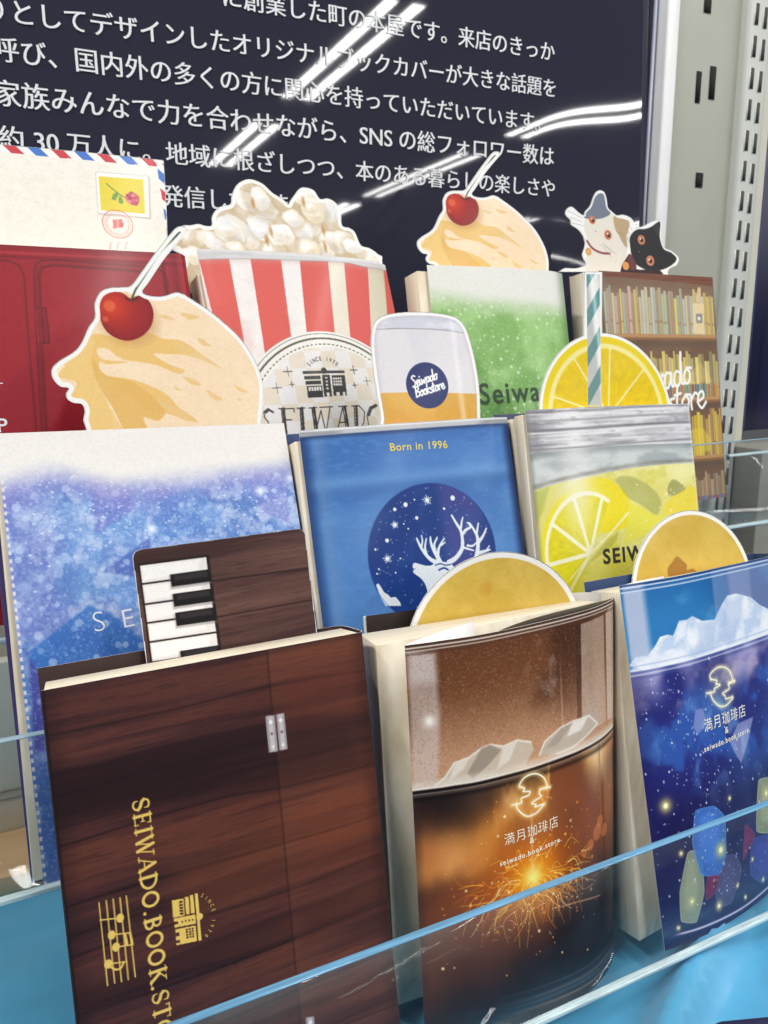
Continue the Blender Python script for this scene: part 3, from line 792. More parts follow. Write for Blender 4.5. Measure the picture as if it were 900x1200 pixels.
    for k in range(150):
        th = rnd.uniform(-.25, math.pi + .25) if k % 5 else rnd.uniform(-math.pi, 0); r0 = rnd.uniform(2, 15); L_ = rnd.uniform(4, 13)
        c0 = sp + np.array([math.cos(th) * 1.7, math.sin(th) * .8]) * r0; ph = th + rnd.gauss(0, .45); dirv = np.array([math.cos(ph) * 1.0, math.sin(ph) * .9 + .15])
        sd = np.array([-dirv[1], dirv[0]]) * rnd.uniform(-3.5, 3.5); c1 = c0 + dirv * L_ * .5 + sd; c2 = c0 + dirv * L_ + np.array([0, rnd.uniform(0, 3)])
        a.line(spline([c0, c1, c2], False, 6), rnd.uniform(.16, .6), rnd.choice([(255, 200, 70), (250, 160, 40), (255, 226, 140), (226, 130, 40)]), rnd.uniform(.45, .95), mm=True, w1=.12)
    for k in range(190):
        th = rnd.uniform(0, 2 * math.pi); r = 7 + abs(rnd.gauss(0, 17)); p = sp + [math.cos(th) * r * 1.35, math.sin(th) * r * .9]
        a.disc(p, rnd.choice([.2, .25, .3, .42, .6]), rnd.choice([(255, 190, 90), (250, 150, 60), (255, 228, 170)]), rnd.uniform(.4, .95), mm=True)
    for c, r in (((700, 975), 3.2), ((708, 972), 2.6), ((692, 990), 2.2), ((703, 962), 2.4), ((685, 1000), 1.5)): a.disc(c, r, (238, 140, 70), .45, soft=.6)
    a.line([(623, 950), (624, 1020)], .9, (250, 226, 190), .4, soft=1.2); a.line([(650, 1064), (680, 1056), (703, 1049)], .55, (236, 160, 110), .6, smooth=True)
    a.mix(.6 * np.exp(-((u - .80) / .006) ** 2) * ss(70, 10, yy), (160, 110, 80)); a.mix(.35 * ss(.82, .84, u) * ss(.95, .9, u) * ss(60, 10, yy), (226, 190, 150))
    a.mix(.5 * ss(.04, .0, u), (60, 40, 36)); a.mix(.5 * ss(.97, 1., u), (40, 26, 22))
    e = a.S.H - a.b
    for d0, w, al in ((2.0, .5, .75), (4.2, .35, .45), (6.0, .7, .5), (9.0, .4, .35)):
        a.mix(al * np.exp(-((e - d0 - 1.5 * np.sin(u * 3.1)) / w) ** 2) * ss(.2, .6, u), (150, 124, 104))
    liqc = a.C; a.C = keep * (1 - below[:, None]) + liqc * below[:, None]
    for o_, w, al, c in ((0.6, .7, .9, (22, 18, 20)), (2.2, .35, .5, (120, 104, 96)), (3.4, .9, .6, (20, 16, 18)), (-.5, .35, .9, (244, 236, 226)), (1.5, .25, .6, (180, 166, 154))):
        a.mix(al * np.exp(-((a.b - liq - o_ - .5 * (a.n(12, 4, 8) - .5)) / w) ** 2), c)
    moon_logo(a, 'coffee', (255, 252, 232), (250, 206, 120))

bk = thing('coffee_book', SCF, 'book in a bowed glossy cover printed as iced coffee with orange sparks, front middle', 'book')
cv = cover(bk, SCF, art_coffee, .25, [(107, 13.5), (107.8, 18), (105, 24), (98, 28), (84, 32), (26, 40.5), (3, 44)], [(93, 4), (93.5, 9), (91, 16), (84, 21), (70, 25), (26, 34), (3, 38)], GLOSS, inside=(212, 208, 202), rest_col=(74, 58, 52), back_up=1.0)
cream_ink = plain('cream_ink', (252, 246, 222), .5, var=.01)
lettering(cv, SCF, '満月珈琲店', (591.5, 990), (654, 967), cream_ink, hs=1.05, spacing=1.15, bold=-.006)
lettering(cv, SCF, '&', (620.8, 988.5), (626, 987), cream_ink, bold=.01)
lettering(cv, SCF, 'seiwado.book.store.', (586, 1015), (658, 985), cream_ink, spacing=1.25, bold=.015)
page_block(bk, SCF, [(-5, 14), (90, 9), (90, 20), (-3, 33)], [(-4.6, 15), (102, 19), (99, 25.5), (-3.5, 33)], 2, 147.2)
# dark printed turn-in behind the front
q = np.linspace(34, SCF.L - 1, 40); A_ = SCF.loc(q, 0 * q + .3) + [0, .45, 0]; B_ = SCF.loc(q, 0 * q + 149.5) + [0, .45, 0]
dd = np.linspace(0, 1, 40)[:, None]; A2 = A_ + np.c_[0 * q, 9 * np.sin(np.pi * np.clip(dd[:, 0] * 1.0, 0, 1)) ** .7, 0 * q - .6]; B2 = B_ + np.c_[0 * q, 0 * q + .4, 0 * q]
V = np.concatenate([A_, B_, A2]); i = np.arange(39)
link('inner_flap', raw_mesh('inner_flap', V, [np.stack([i, i + 1, i + 41, i + 40], 1), np.stack([i, i + 80, i + 81, i + 1], 1)]), bk, (plain('flap_dark', (46, 36, 32), .45, var=.15),))
Q = np.array(resample([(4, 43), (26, 39.8), (62, 34.6)], 30)[0]); z = np.zeros(30)
Vb = np.concatenate([np.c_[Q, z + 1], np.c_[Q, z + 151.2]]); i = np.arange(29)
link('inner_flap', raw_mesh('inner_flap', Vb, [np.stack([i, i + 1, i + 31, i + 30], 1)]), bk, (MATS['flap_dark'],))
# folded-in end of the cover, standing a little open
V = []; 
for zz in (0., 1.):
    for x, y in ((0.3, .4), (10, 4.6), (24, 9.4), (37, 13.2)): V.append((x, y + (-5 if zz == 0 and x > 20 else 0), 149.8 * zz + (.3 if zz else .5)))
V = np.array(V); V2 = V + [0, .3, 0]; n = 4
fl = raw_mesh('cover_flap', np.concatenate([V, V2]), [np.array([[0, 1, 5, 4], [1, 2, 6, 5], [2, 3, 7, 6], [8, 12, 13, 9], [9, 13, 14, 10], [10, 14, 15, 11], [4, 5, 13, 12], [5, 6, 14, 13], [6, 7, 15, 14], [3, 11, 15, 7]])])
link('cover_flap', fl, bk, (plain('flap_white', (236, 234, 232), .6, var=.02),))

# night-sky glass on the right
SB = Surf((219.5, 236.5, -100.8), 0, 14.6, 0, 153, top=[(0, 0), (9.6, -2.2), (30, -4), (59, -.7), (92, 4), (107, 9)], bot=[(0, 0), (20, -1.5), (45, 1), (68, 6), (95, 14), (107, 19)])


def art_night(a):
    f = Z(730, 640, 4.0); u = a.s / a.S.L
    m, liq = curve_mask(a, f((38, 590), (120, 580), (220, 560), (350, 525), (470, 485), (600, 440), (680, 415)), 1, 2)
    v = a.b / np.maximum(liq, 1); n = a.n(16, 10, 3); n2 = a.n(22, 22, 8)
    a.fill((46, 124, 186)); a.mix(ss(.3, .75, u) * .9, (34, 62, 122)); a.mix(.6 * ss(.5, .8, n), (92, 166, 214)); a.mix(.5 * ss(.5, 0., v), (24, 90, 160))
    a.mix(.85 * ss(.12, .08, u) * ss(.0, .02, u), (196, 200, 222)); a.mix(.8 * ss(.46, .48, u) * ss(.74, .72, u) * .6, (150, 166, 206)); a.mix(.6 * ss(.56, .6, u), (150, 160, 200))
    ice = f((30, 560), (60, 520), (115, 515), (150, 470), (175, 425), (210, 415), (235, 420), (265, 350), (300, 345), (325, 328), (370, 350), (430, 345), (465, 270), (490, 232), (530, 222), (600, 240), (640, 275), (690, 300), (760, 260), (860, 300), (900, 400), (600, 480), (300, 560), (120, 590))
    a.poly(ice, (236, 240, 250), .98, soft=.4); I = sdf(a.s, a.b, a.P(ice)) > 0
    k = np.where(I, 1, 0)
    a.mix(.55 * k * ss(.42, .68, a.n(9, 7, 12)), (160, 190, 228)); a.mix(.5 * k * ss(.5, .7, a.n(5, 9, 15)), (250, 252, 255))
    a.poly(f((345, 360), (430, 350), (440, 440), (420, 490), (340, 510), (355, 420)), (186, 202, 232), .6, soft=2); a.poly(f((260, 360), (300, 350), (290, 420), (240, 460)), (250, 250, 255), .6, soft=1.5); a.poly(f((480, 260), (560, 230), (560, 330), (520, 440), (440, 460)), (168, 188, 226), .5, soft=3)
    keep = a.C.copy(); yy = a.b - liq
    a.fill((40, 44, 118)); a.mix(.85 * ss(20, 2, yy) * ss(.3, .7, n2 + .15), (186, 180, 222)); a.mix(.55 * np.exp(-((yy - 11) / 7) ** 2) * ss(.4, .7, a.n(12, 8, 19)), (226, 206, 222))
    a.mix(.8 * ss(.46, .66, a.n(14, 18, 25)) * ss(5, 20, yy), (52, 96, 178)); a.mix(.6 * ss(.58, .75, a.n(9, 14, 33)) * ss(10, 25, yy), (104, 156, 214)); a.mix(.9 * ss(38, 72, yy), (28, 22, 72))
    a.mix(.5 * ss(.12, 0., u), (26, 28, 84))
    a.poly(f((500, 915), (540, 830), (610, 800), (590, 900), (555, 1020), (520, 960)), (190, 196, 230), .55, soft=1.); a.poly(f((330, 850), (340, 765), (375, 760), (395, 830), (350, 885)), (170, 172, 220), .55, soft=1.)
    a.poly(f((60, 860), (130, 800), (190, 900), (150, 1020), (90, 980)), (70, 120, 196), .4, soft=4)
    # ice cubes at the bottom
    g = Z(700, 580, 1.935)
    for q, col in ((((205, 810), (235, 805), (243, 900), (225, 970), (190, 968), (187, 900)), (150, 158, 128)), (((222, 715), (265, 705), (290, 730), (292, 820), (275, 865), (235, 862), (215, 790)), (66, 118, 200)), (((290, 820), (315, 815), (328, 850), (305, 925), (275, 935), (268, 900)), (74, 70, 112)), (((365, 645), (400, 640), (420, 700), (400, 765), (360, 765)), (150, 156, 118)), (((350, 780), (400, 768), (410, 850), (372, 880), (346, 860)), (58, 62, 140)), (((250, 866), (278, 862), (268, 900), (246, 920)), (110, 30, 70)), (((335, 745), (358, 770), (345, 800), (330, 830)), (110, 36, 80))):
        p = g(*q); pp = a.P(p); pp = spline(np.concatenate([np.stack([pp * .86 + np.roll(pp, 1, 0) * .14, pp * .86 + np.roll(pp, -1, 0) * .14], 1).reshape(-1, 2)]), True, 3); a.poly(pp, col, .88, soft=.5, mm=True); a.poly((pp - pp.mean(0)) * [.6, .7] + pp.mean(0) + [-.6, -1], np.minimum(np.array(col) * 1.25 + 10, 255), .3, soft=3, mm=True); a.line(np.vstack([pp, pp[:1]]), .35, np.minimum(np.array(col) * 1.35 + 20, 255), .6, mm=True, soft=.4)
    rnd = random.Random(9); x0 = a.P((770, 830))
    for k in range(900):
        p = np.array([rnd.uniform(1, 100), rnd.uniform(38, 140)]); q = abs(p[0] - 22 - (p[1] - 60) * .25)
        if rnd.random() > .25 + .75 * math.exp(-(q / 12) ** 2): continue
        r = rnd.choice([.16, .2, .25, .3, .42]); a.disc(p, r, (206, 226, 250), rnd.uniform(.35, .95), mm=True, ry=r * rnd.uniform(1, 1.8))
    for c, r in (((155, 705), 2.0), ((280, 805), 2.2), ((190, 813), 1.0), ((300, 688), .9), ((276, 932), 1.5), ((215, 922), 1.0), ((336, 912), .9), ((184, 982), .9), ((318, 886), .8), ((352, 826), .8), ((383, 676), 1.3), ((376, 872), .9)):
        q, = g(c); a.glow(q, r * 1.0, (236, 226, 130), .9); a.disc(q, r * .55, (255, 252, 206), 1, soft=.5)
    liqc = a.C; bl_ = np.clip(yy / .5 + .5, 0, 1)[:, None]; a.C = keep * (1 - bl_) + liqc * bl_
    for o_, w, al, c in ((-.6, .5, .8, (240, 244, 255)), (.6, .35, .7, (96, 116, 180)), (1.6, .4, .7, (214, 222, 246)), (2.9, .6, .5, (70, 84, 150)), (-2.2, .4, .5, (150, 176, 220))):
        a.mix(al * np.exp(-((a.b - liq - o_) / w) ** 2), c)
    e, eb = curve_mask(a, [(783, 1098), (820, 1088), (860, 1070), (880, 1057), (900, 1040)], .5)
    a.mix(.9 * np.exp(-((a.b - eb) / .55) ** 2) * ss(.03, .1, u), (240, 236, 250)); a.mix(.5 * np.clip((a.b - eb) / .6, 0, 1), (30, 22, 80))
    for d, w, al, c in ((.5, .5, .7, (36, 60, 110)), (1.5, .25, .85, (220, 232, 246)), (2.6, .4, .6, (66, 104, 160)), (3.3, .3, .8, (214, 226, 244))):
        a.mix(al * np.clip((w - np.abs(a.b - d)) / .2 + .5, 0, 1), c)
    moon_logo(a, 'night', (255, 254, 236), (240, 226, 160))

bk = thing('night_sky_book', SB, 'book in a glossy blue night-sky cover with ice and lights, front right', 'book')
cv = cover(bk, SB, art_night, .27, [(107, 9), (109, 14), (109, 22), (106, 27), (60, 26), (2, 25.5)], [(107, 19), (109, 22), (109, 26), (106, 28), (60, 28), (2, 27)], GLOSS, inside=(42, 66, 108), rest_col=(40, 50, 110), back_up=.5)
lettering(cv, SB, '満月珈琲店', Z(730, 640, 4.0)((383, 868))[0], Z(730, 640, 4.0)((575, 790))[0], cream_ink, hs=1.05, spacing=1.15, bold=-.004)
lettering(cv, SB, '&', Z(730, 640, 4.0)((479, 878))[0], Z(730, 640, 4.0)((495, 873))[0], cream_ink, bold=.01)
lettering(cv, SB, 'seiwado.book.store.', Z(730, 640, 4.0)((382, 965))[0], Z(730, 640, 4.0)((595, 868))[0], cream_ink, spacing=1.25, bold=.012)
page_block(bk, SB, [(-6, 8), (100, 20), (100, 25), (-6, 24)], [(2.5, 6), (105, 12), (105, 23), (2.5, 22)], 2.5, 149.5)
V = np.array([(0.5, .3, 152.6), (12, 1.5, 153.2), (28, 3.2, 153), (.5, .3, 1), (12, 1.5, 1), (28, 3.2, 1)]); 
link('cover_flap', raw_mesh('cover_flap', np.concatenate([V, V + [0, .3, 0]]), [np.array([[0, 3, 4, 1], [1, 4, 5, 2], [6, 7, 10, 9], [7, 8, 11, 10], [0, 1, 7, 6], [1, 2, 8, 7], [2, 5, 11, 8]])]), bk, (MATS['flap_white'],))

# ------------------------------------------------------------------ bookmarks of row one
def circle_pts(c, r, n=72): return [(c[0] + r * math.cos(2 * math.pi * i / n), c[1] + r * math.sin(2 * math.pi * i / n)) for i in range(n)]


def art_moon(bird):
    def f(a):
        a.fill((210, 180, 84)); n = a.n(14, 14, 5 + bird); a.mix(.5 * ss(.42, .75, n), (198, 162, 62)); a.mix(.4 * ss(.5, .8, a.n(10, 10, 8 + bird)), (224, 194, 98)); a.mix(.15 * ss(.55, .7, a.n(2, 2, 14)), (196, 150, 60))
        if bird:
            g = Z(600, 220, 2.5)
            a.poly(g((455, 1120), (470, 1095), (483, 1080), (497, 1090), (512, 1105), (512, 1120), (530, 1116), (545, 1130), (545, 1150), (470, 1150)), (160, 110, 46), .85, soft=.5, smooth=True)
        else: a.disc((569, 690), 3, (196, 146, 52), .5, soft=2)
    return f

SM = Surf(SCF.o, -6.5, 6.26, -.38, 150); mc = 36.0
c3 = circ3(*SM.P([(490, 712), (580, 647), (671, 695)], mc))
card('moon_bookmark', SM, circle_pts(c3[:2], c3[2]), art_moon(0), .3, mc, 'plain golden full-moon bookmark standing in the iced coffee book', border=2.6)
c3 = circ3(*SB.flat().P([(741, 680), (812, 598), (876, 655)], 23.5))
card('moon_bookmark', SB.flat(), circle_pts(c3[:2], c3[2]), art_moon(1), .3, 23.5, 'golden moon bookmark with a small brown silhouette, standing in the blue night-sky book', border=2.2)

K = Z(0, 480, 2.25); kc = 18.6
q = SP.P(K((347, 372), (803, 312), (838, 610), (388, 680)), kc)
def rounded(q, r=3.2):
    out = []
    for i in range(4):
        p, a_, b_ = q[i], q[i - 1], q[(i + 1) % 4]; da = unit(a_ - p); db = unit(b_ - p)
        if i > 1: out.append(tuple(p + (p - (q[1] if i == 2 else q[0])) * .12)); continue
        for t in np.linspace(0, 1, 8): out.append(tuple((1 - t) ** 2 * (p + da * r) + 2 * t * (1 - t) * p + t * t * (p + db * r)))
    return out


def art_keys(a):
    wood(a, 12, (86, 58, 54), (62, 40, 40), (104, 74, 66), -.04, 50, 1.6, .9)
    f = K
    for l_ in (((560, 452), (826, 416)), ((568, 548), (832, 500))):
        a.line(f(*l_), .5, (34, 22, 22), .9, soft=.5)
    Q = a.P(f((369, 410), (543, 387), (577, 640), (402, 667)))
    B = lambda u, v: (Q[0] * (1 - u) + Q[1] * u) * (1 - v) + (Q[3] * (1 - u) + Q[2] * u) * v
    a.poly([B(-.03, -.02), B(1.05, -.02), B(1.05, 1.02), B(-.03, 1.02)], (38, 26, 26), mm=True)
    ts = [0, .196, .404, .596, .792, 1.]
    for i in range(5):
        p = [B(0, ts[i] + .008), B(1, ts[i] + .008), B(1, ts[i + 1] - .012), B(0, ts[i + 1] - .012)]; a.poly(p, (228, 224, 224), mm=True)
        a.poly([B(.02, ts[i] + .02), B(.9, ts[i] + .02), B(.85, ts[i + 1] - .06), B(.02, ts[i + 1] - .03)], (248, 246, 244), .8, mm=True, soft=1.4)
    for v0, v1, u0 in ((.135, .262, .42), (.335, .468, .42), (.53, .668, .42), (.925, 1.0, .42)):
        a.poly([B(u0 - .02, v0 + .01), B(1.04, v0 + .01), B(1.04, v1 + .025), B(u0 - .02, v1 + .025)], (120, 112, 114), .5, mm=True, soft=.8)
        a.poly([B(u0, v0), B(1.04, v0), B(1.04, v1), B(u0, v1)], (26, 22, 26), mm=True); a.poly([B(u0 + .06, v0 + .015), B(.98, v0 + .015), B(.98, v0 + .07), B(u0 + .06, v0 + .07)], (58, 54, 58), .7, mm=True, soft=.5)
card('keyboard_bookmark', SP, rounded(q), art_keys, .22, kc, 'brown wooden bookmark printed with piano keys, standing in the wood-grain book', border=0)

# ------------------------------------------------------------------ row two
SS2 = Surf((-9.0, 323, -31.7), 4.2, 21.6, -1.67, 164, w=115.6)


def watercolour(a, cols, seed):
    n = a.n(22, 20, seed); n2 = a.n(9, 8, seed + 3); a.fill(cols[0]); a.mix(ss(.4, .65, n), cols[1]); a.mix(.8 * ss(.5, .7, a.n(30, 30, seed + 7)), cols[2]); a.mix(.55 * ss(.55, .75, n2), cols[3])


def fizz(a, k, seed, lo, hi, col, rs, al=(.35, .9)):
    r_ = random.Random(seed)
    for i in range(k):
        p = [r_.uniform(lo[0], hi[0]), r_.uniform(lo[1], hi[1])]; a.disc(p, r_.choice(rs), col, r_.uniform(*al), mm=True, soft=.3)


def art_snow(a):
    watercolour(a, ((92, 128, 190), (114, 154, 210), (108, 122, 190), (172, 190, 224)), 40)
    m, y0 = curve_mask(a, [(0, 563), (60, 545), (130, 560), (200, 556), (270, 548), (337, 537)], 1)
    d = a.b - y0
    a.mix(.6 * ss(60, 130, d) , (58, 100, 176)); a.mix(.55 * np.exp(-((d - 6) / 6) ** 2), (122, 122, 198))
    a.mix(.6 * ss(.5, .7, a.n(13, 13, 51)) * ss(5, 20, d), (168, 186, 226)); a.mix(.45 * ss(.55, .7, a.n(5, 5, 55)) * ss(.2, .6, a.n(30, 30, 56)), (206, 214, 236))
    f = Z(0, 480, 2.25)
    for q, c, al in ((((270, 428), (395, 335), (400, 415), (350, 440)), (70, 92, 172), .7), (((75, 640), (235, 515), (330, 560), (385, 620), (380, 690), (90, 700)), (44, 104, 184), .75), (((235, 160), (330, 180), (360, 260), (250, 330)), (104, 88, 178), .35), (((60, 630), (75, 640), (90, 900), (120, 900), (110, 700)), (66, 60, 150), .7), (((640, 150), (750, 140), (765, 300), (690, 270)), (118, 108, 190), .35), (((400, 250), (520, 190), (600, 310), (420, 350)), (84, 140, 206), .35)):
        a.poly(f(*q), c, al, soft=1.2)
    gr = a.n(.8, .8, 61, 2); a.mix(.26 * ss(.62, .75, gr), (206, 216, 238)); a.mix(.18 * ss(.62, .75, 1 - gr), (48, 72, 150))
    r_ = random.Random(5)
    for k in range(420):
        p = np.array([r_.uniform(0, 115), 18 + abs(r_.gauss(0, 17))]); t = r_.uniform(.2, .62); a.disc(p, t, (224, 232, 246), r_.uniform(.3, .85), mm=True, ry=t * .6, soft=.25)
    fizz(a, 260, 6, (0, 15), (115, 110), (196, 214, 240), (.6, .9, 1.2, 1.5), (.2, .55))
    for c in ((178, 620), (340, 560), (305, 575), (160, 540)): a.glow(c, 1.4, (240, 246, 255), .9)
    wob = 2.5 * (a.n(18, 8, 70) - .5) + 1.2 * (a.n(2, 2, 71) - .5)
    a.mix(.5 * ss(16, 0, d), (168, 168, 210)); a.mix(ss(9, -4, d + wob), (229, 226, 222)); a.mix(.12 * ss(-2, -14, d) * a.n(10, 10, 75), (196, 190, 190))
    i = np.arange(0, 164, 3.0)
    for b0 in i: a.poly([(.2, b0), (1.1, b0), (1.1, b0 + 1.4), (.2, b0 + 1.4)], (222, 220, 228), .9, mm=True)

bk = thing('snow_soda_book', SS2, 'book in a white-topped blue watercolour speckled cover, second row behind the wood-grain book', 'book')
cv = cover(bk, SS2, art_snow, .3, [(115.6, 0), (116.6, 1), (116.8, 5), (116.6, 9), (115, 10.6), (80, 11), (-3.5, 11)], mat=MATTE, inside=(70, 60, 120), rest_col=(60, 56, 128))
wink = plain('pale_ink', (232, 232, 240), .6, var=.01)
lettering(cv, SS2, 'S', (111.5, 741), (124, 738.5), wink, bold=-.018); lettering(cv, SS2, 'E', (146, 736), (158, 733.5), wink, bold=-.01)
page_block(bk, SS2, [(-3, 4), (115, 4), (115, 10), (-3, 10)], [(-1.2, 4), (115, 4), (115, 10), (-1.2, 10)], 2, 161.5)

# ice-cream bookmark, drawn once, used in both rows
f1 = Z(0, 160, 3.3333); f2 = Z(200, 200, 3.214)
ICE = f1((715, 350), (690, 354), (658, 388), (600, 462), (548, 535), (510, 582), (470, 588), (430, 590), (392, 606), (370, 650), (371, 705), (345, 745), (318, 805), (288, 840), (232, 875), (203, 905), (205, 942), (233, 974), (262, 980), (268, 985), (258, 1003), (264, 1026), (290, 1040), (318, 1044), (331, 1070), (326, 1108), (338, 1150), (338, 1230)) + \
      [(306, 530), (306, 500)] + f2((342, 930), (350, 850), (345, 790), (320, 720), (270, 640), (210, 580), (150, 530), (90, 490), (45, 462)) + f1((720, 618), (690, 607), (640, 622), (590, 622), (556, 606), (580, 570), (640, 480), (695, 415), (726, 378), (726, 355))


def art_ice(a):
    a.fill((240, 215, 182)); a.mix(.5 * ss(.45, .7, a.n(9, 9, 3)), (244, 222, 194)); a.mix(.18 * ss(.5, .7, a.n(1.3, 1.3, 4, 2)), (228, 200, 164))
    mus = (228, 188, 112); A = lambda q, al=.95, c=mus: a.poly(f1(*q), c, al, soft=.5, smooth=True)
    A(((220, 930), (300, 850), (345, 790), (375, 770), (440, 780), (510, 770), (560, 760), (640, 790), (700, 795), (760, 830), (740, 850), (650, 850), (600, 850), (660, 890), (720, 915), (690, 925), (600, 890), (480, 870), (420, 830), (380, 830), (400, 870), (500, 880), (420, 890), (390, 880), (400, 930), (520, 950), (640, 1000), (700, 1060), (770, 1115), (640, 1080), (600, 1090), (500, 1000), (410, 930), (380, 960), (420, 1040), (440, 1140), (380, 1180), (330, 1140), (330, 1060), (280, 1020), (300, 960)))
    A(((222, 925), (300, 850), (350, 790), (370, 800), (355, 880), (380, 960), (430, 1060), (480, 1140), (520, 1200), (330, 1200), (340, 1060), (270, 1020), (310, 960)), .85, (234, 198, 128))
    A(((360, 860), (410, 930), (520, 960), (640, 1060), (620, 1110), (560, 1100), (600, 1200), (520, 1200), (440, 1060), (380, 960)), .9, (222, 178, 98))
    for q in (((620, 700), (650, 698), (680, 715), (650, 715)), ((705, 690), (770, 700), (775, 712), (740, 708)), ((610, 1035), (670, 1050), (760, 1110), (700, 1100)), ((715, 940), (750, 945), (785, 970), (750, 968)), ((780, 790), (800, 795), (800, 812))): A(q, .8, (226, 192, 136))
    for q in (((0, 650), (60, 655), (130, 700), (190, 745), (110, 710), (40, 690)), ((35, 535), (100, 550), (70, 562)), ((100, 628), (155, 660), (120, 658)), ((0, 735), (50, 750), (30, 765)), ((50, 780), (115, 805), (80, 805)), ((135, 825), (195, 860), (160, 862)), ((235, 805), (290, 832), (262, 832)), ((0, 880), (60, 910), (100, 945), (50, 935), (0, 905)), ((250, 855), (268, 866), (255, 866)), ((15, 815), (40, 825), (20, 828))):
        a.poly(f2(*q), (228, 192, 128), .8, soft=.4, smooth=True)
    a.line(f1((235, 950), (225, 925), (250, 895)), .5, (252, 240, 216), .9, smooth=True); a.line(f1((352, 1140), (342, 1110)), .5, (252, 240, 216), .9)
    # white stem strip
    a.poly(f1((500, 612), (560, 500), (680, 350), (740, 345), (735, 400), (600, 585), (575, 640)), (240, 240, 238), 1, soft=.3)
    a.line(f1((697, 424), (640, 490), (590, 560), (556, 618)), .5, (206, 206, 204), .9)
    # cherry
    c0 = a.P(f1((494, 708)))[0]; a.disc(c0 + [1.0, 1.3], 11.8, (196, 150, 96), .55, soft=4, mm=True, ry=10.6)
    ch = f1((388, 660), (400, 628), (430, 610), (465, 607), (490, 618), (510, 632), (540, 622), (570, 630), (592, 660), (600, 700), (588, 745), (555, 780), (510, 797), (465, 792), (420, 765), (394, 720))
    a.poly(ch, (150, 30, 36), 1, smooth=True); P_ = spline(a.P(ch)); I = sdf(a.s, a.b, P_); k = ss(-.1, .3, I)
    hi = a.P(f1((440, 665)))[0]; R = np.hypot(a.s - hi[0], a.b - hi[1])
    a.mix(k * .9 * np.exp(-(R / 7) ** 2), (206, 62, 34)); a.mix(k * .35 * np.exp(-((I - 0) / 2.2) ** 2) * (R > 8), (104, 22, 34))
    for q, r_, c, al in (((428, 662), 2.3, (222, 104, 62), .75), ((412, 713), 1.1, (216, 100, 72), .7)): a.disc(f1(q)[0], r_, c, al, soft=.7)
    a.line(f1((488, 628), (512, 642), (538, 628)), .6, (70, 14, 20), .9, smooth=True)
    a.line(f1((512, 642), (530, 598), (562, 548), (620, 460), (668, 408), (700, 382)), .75, (56, 74, 44), 1, smooth=True, w1=1.0); a.line(f1((690, 390), (704, 378)), 1.5, (48, 44, 36))
ic = 2.0
SI = Surf(SS2.o, 4.2, 14.5, -1.67, 164, w=115.6)
po = spline(SI.P(ICE, ic), True, 4)
# keep the straight tail inside the book sharp
ice = card('ice_cream_bookmark', SI, po, art_ice, .3, ic, 'large ice-cream scoop bookmark with a cherry, standing in the blue and white speckled book', border=1.9)

SD = Surf((109.61, 319.35, -37.17), -2.03, 15.5, .45, 152, top=[(0, .6), (15, -.6), (50, -1.4), (90, -.6), (107, 1.6)])


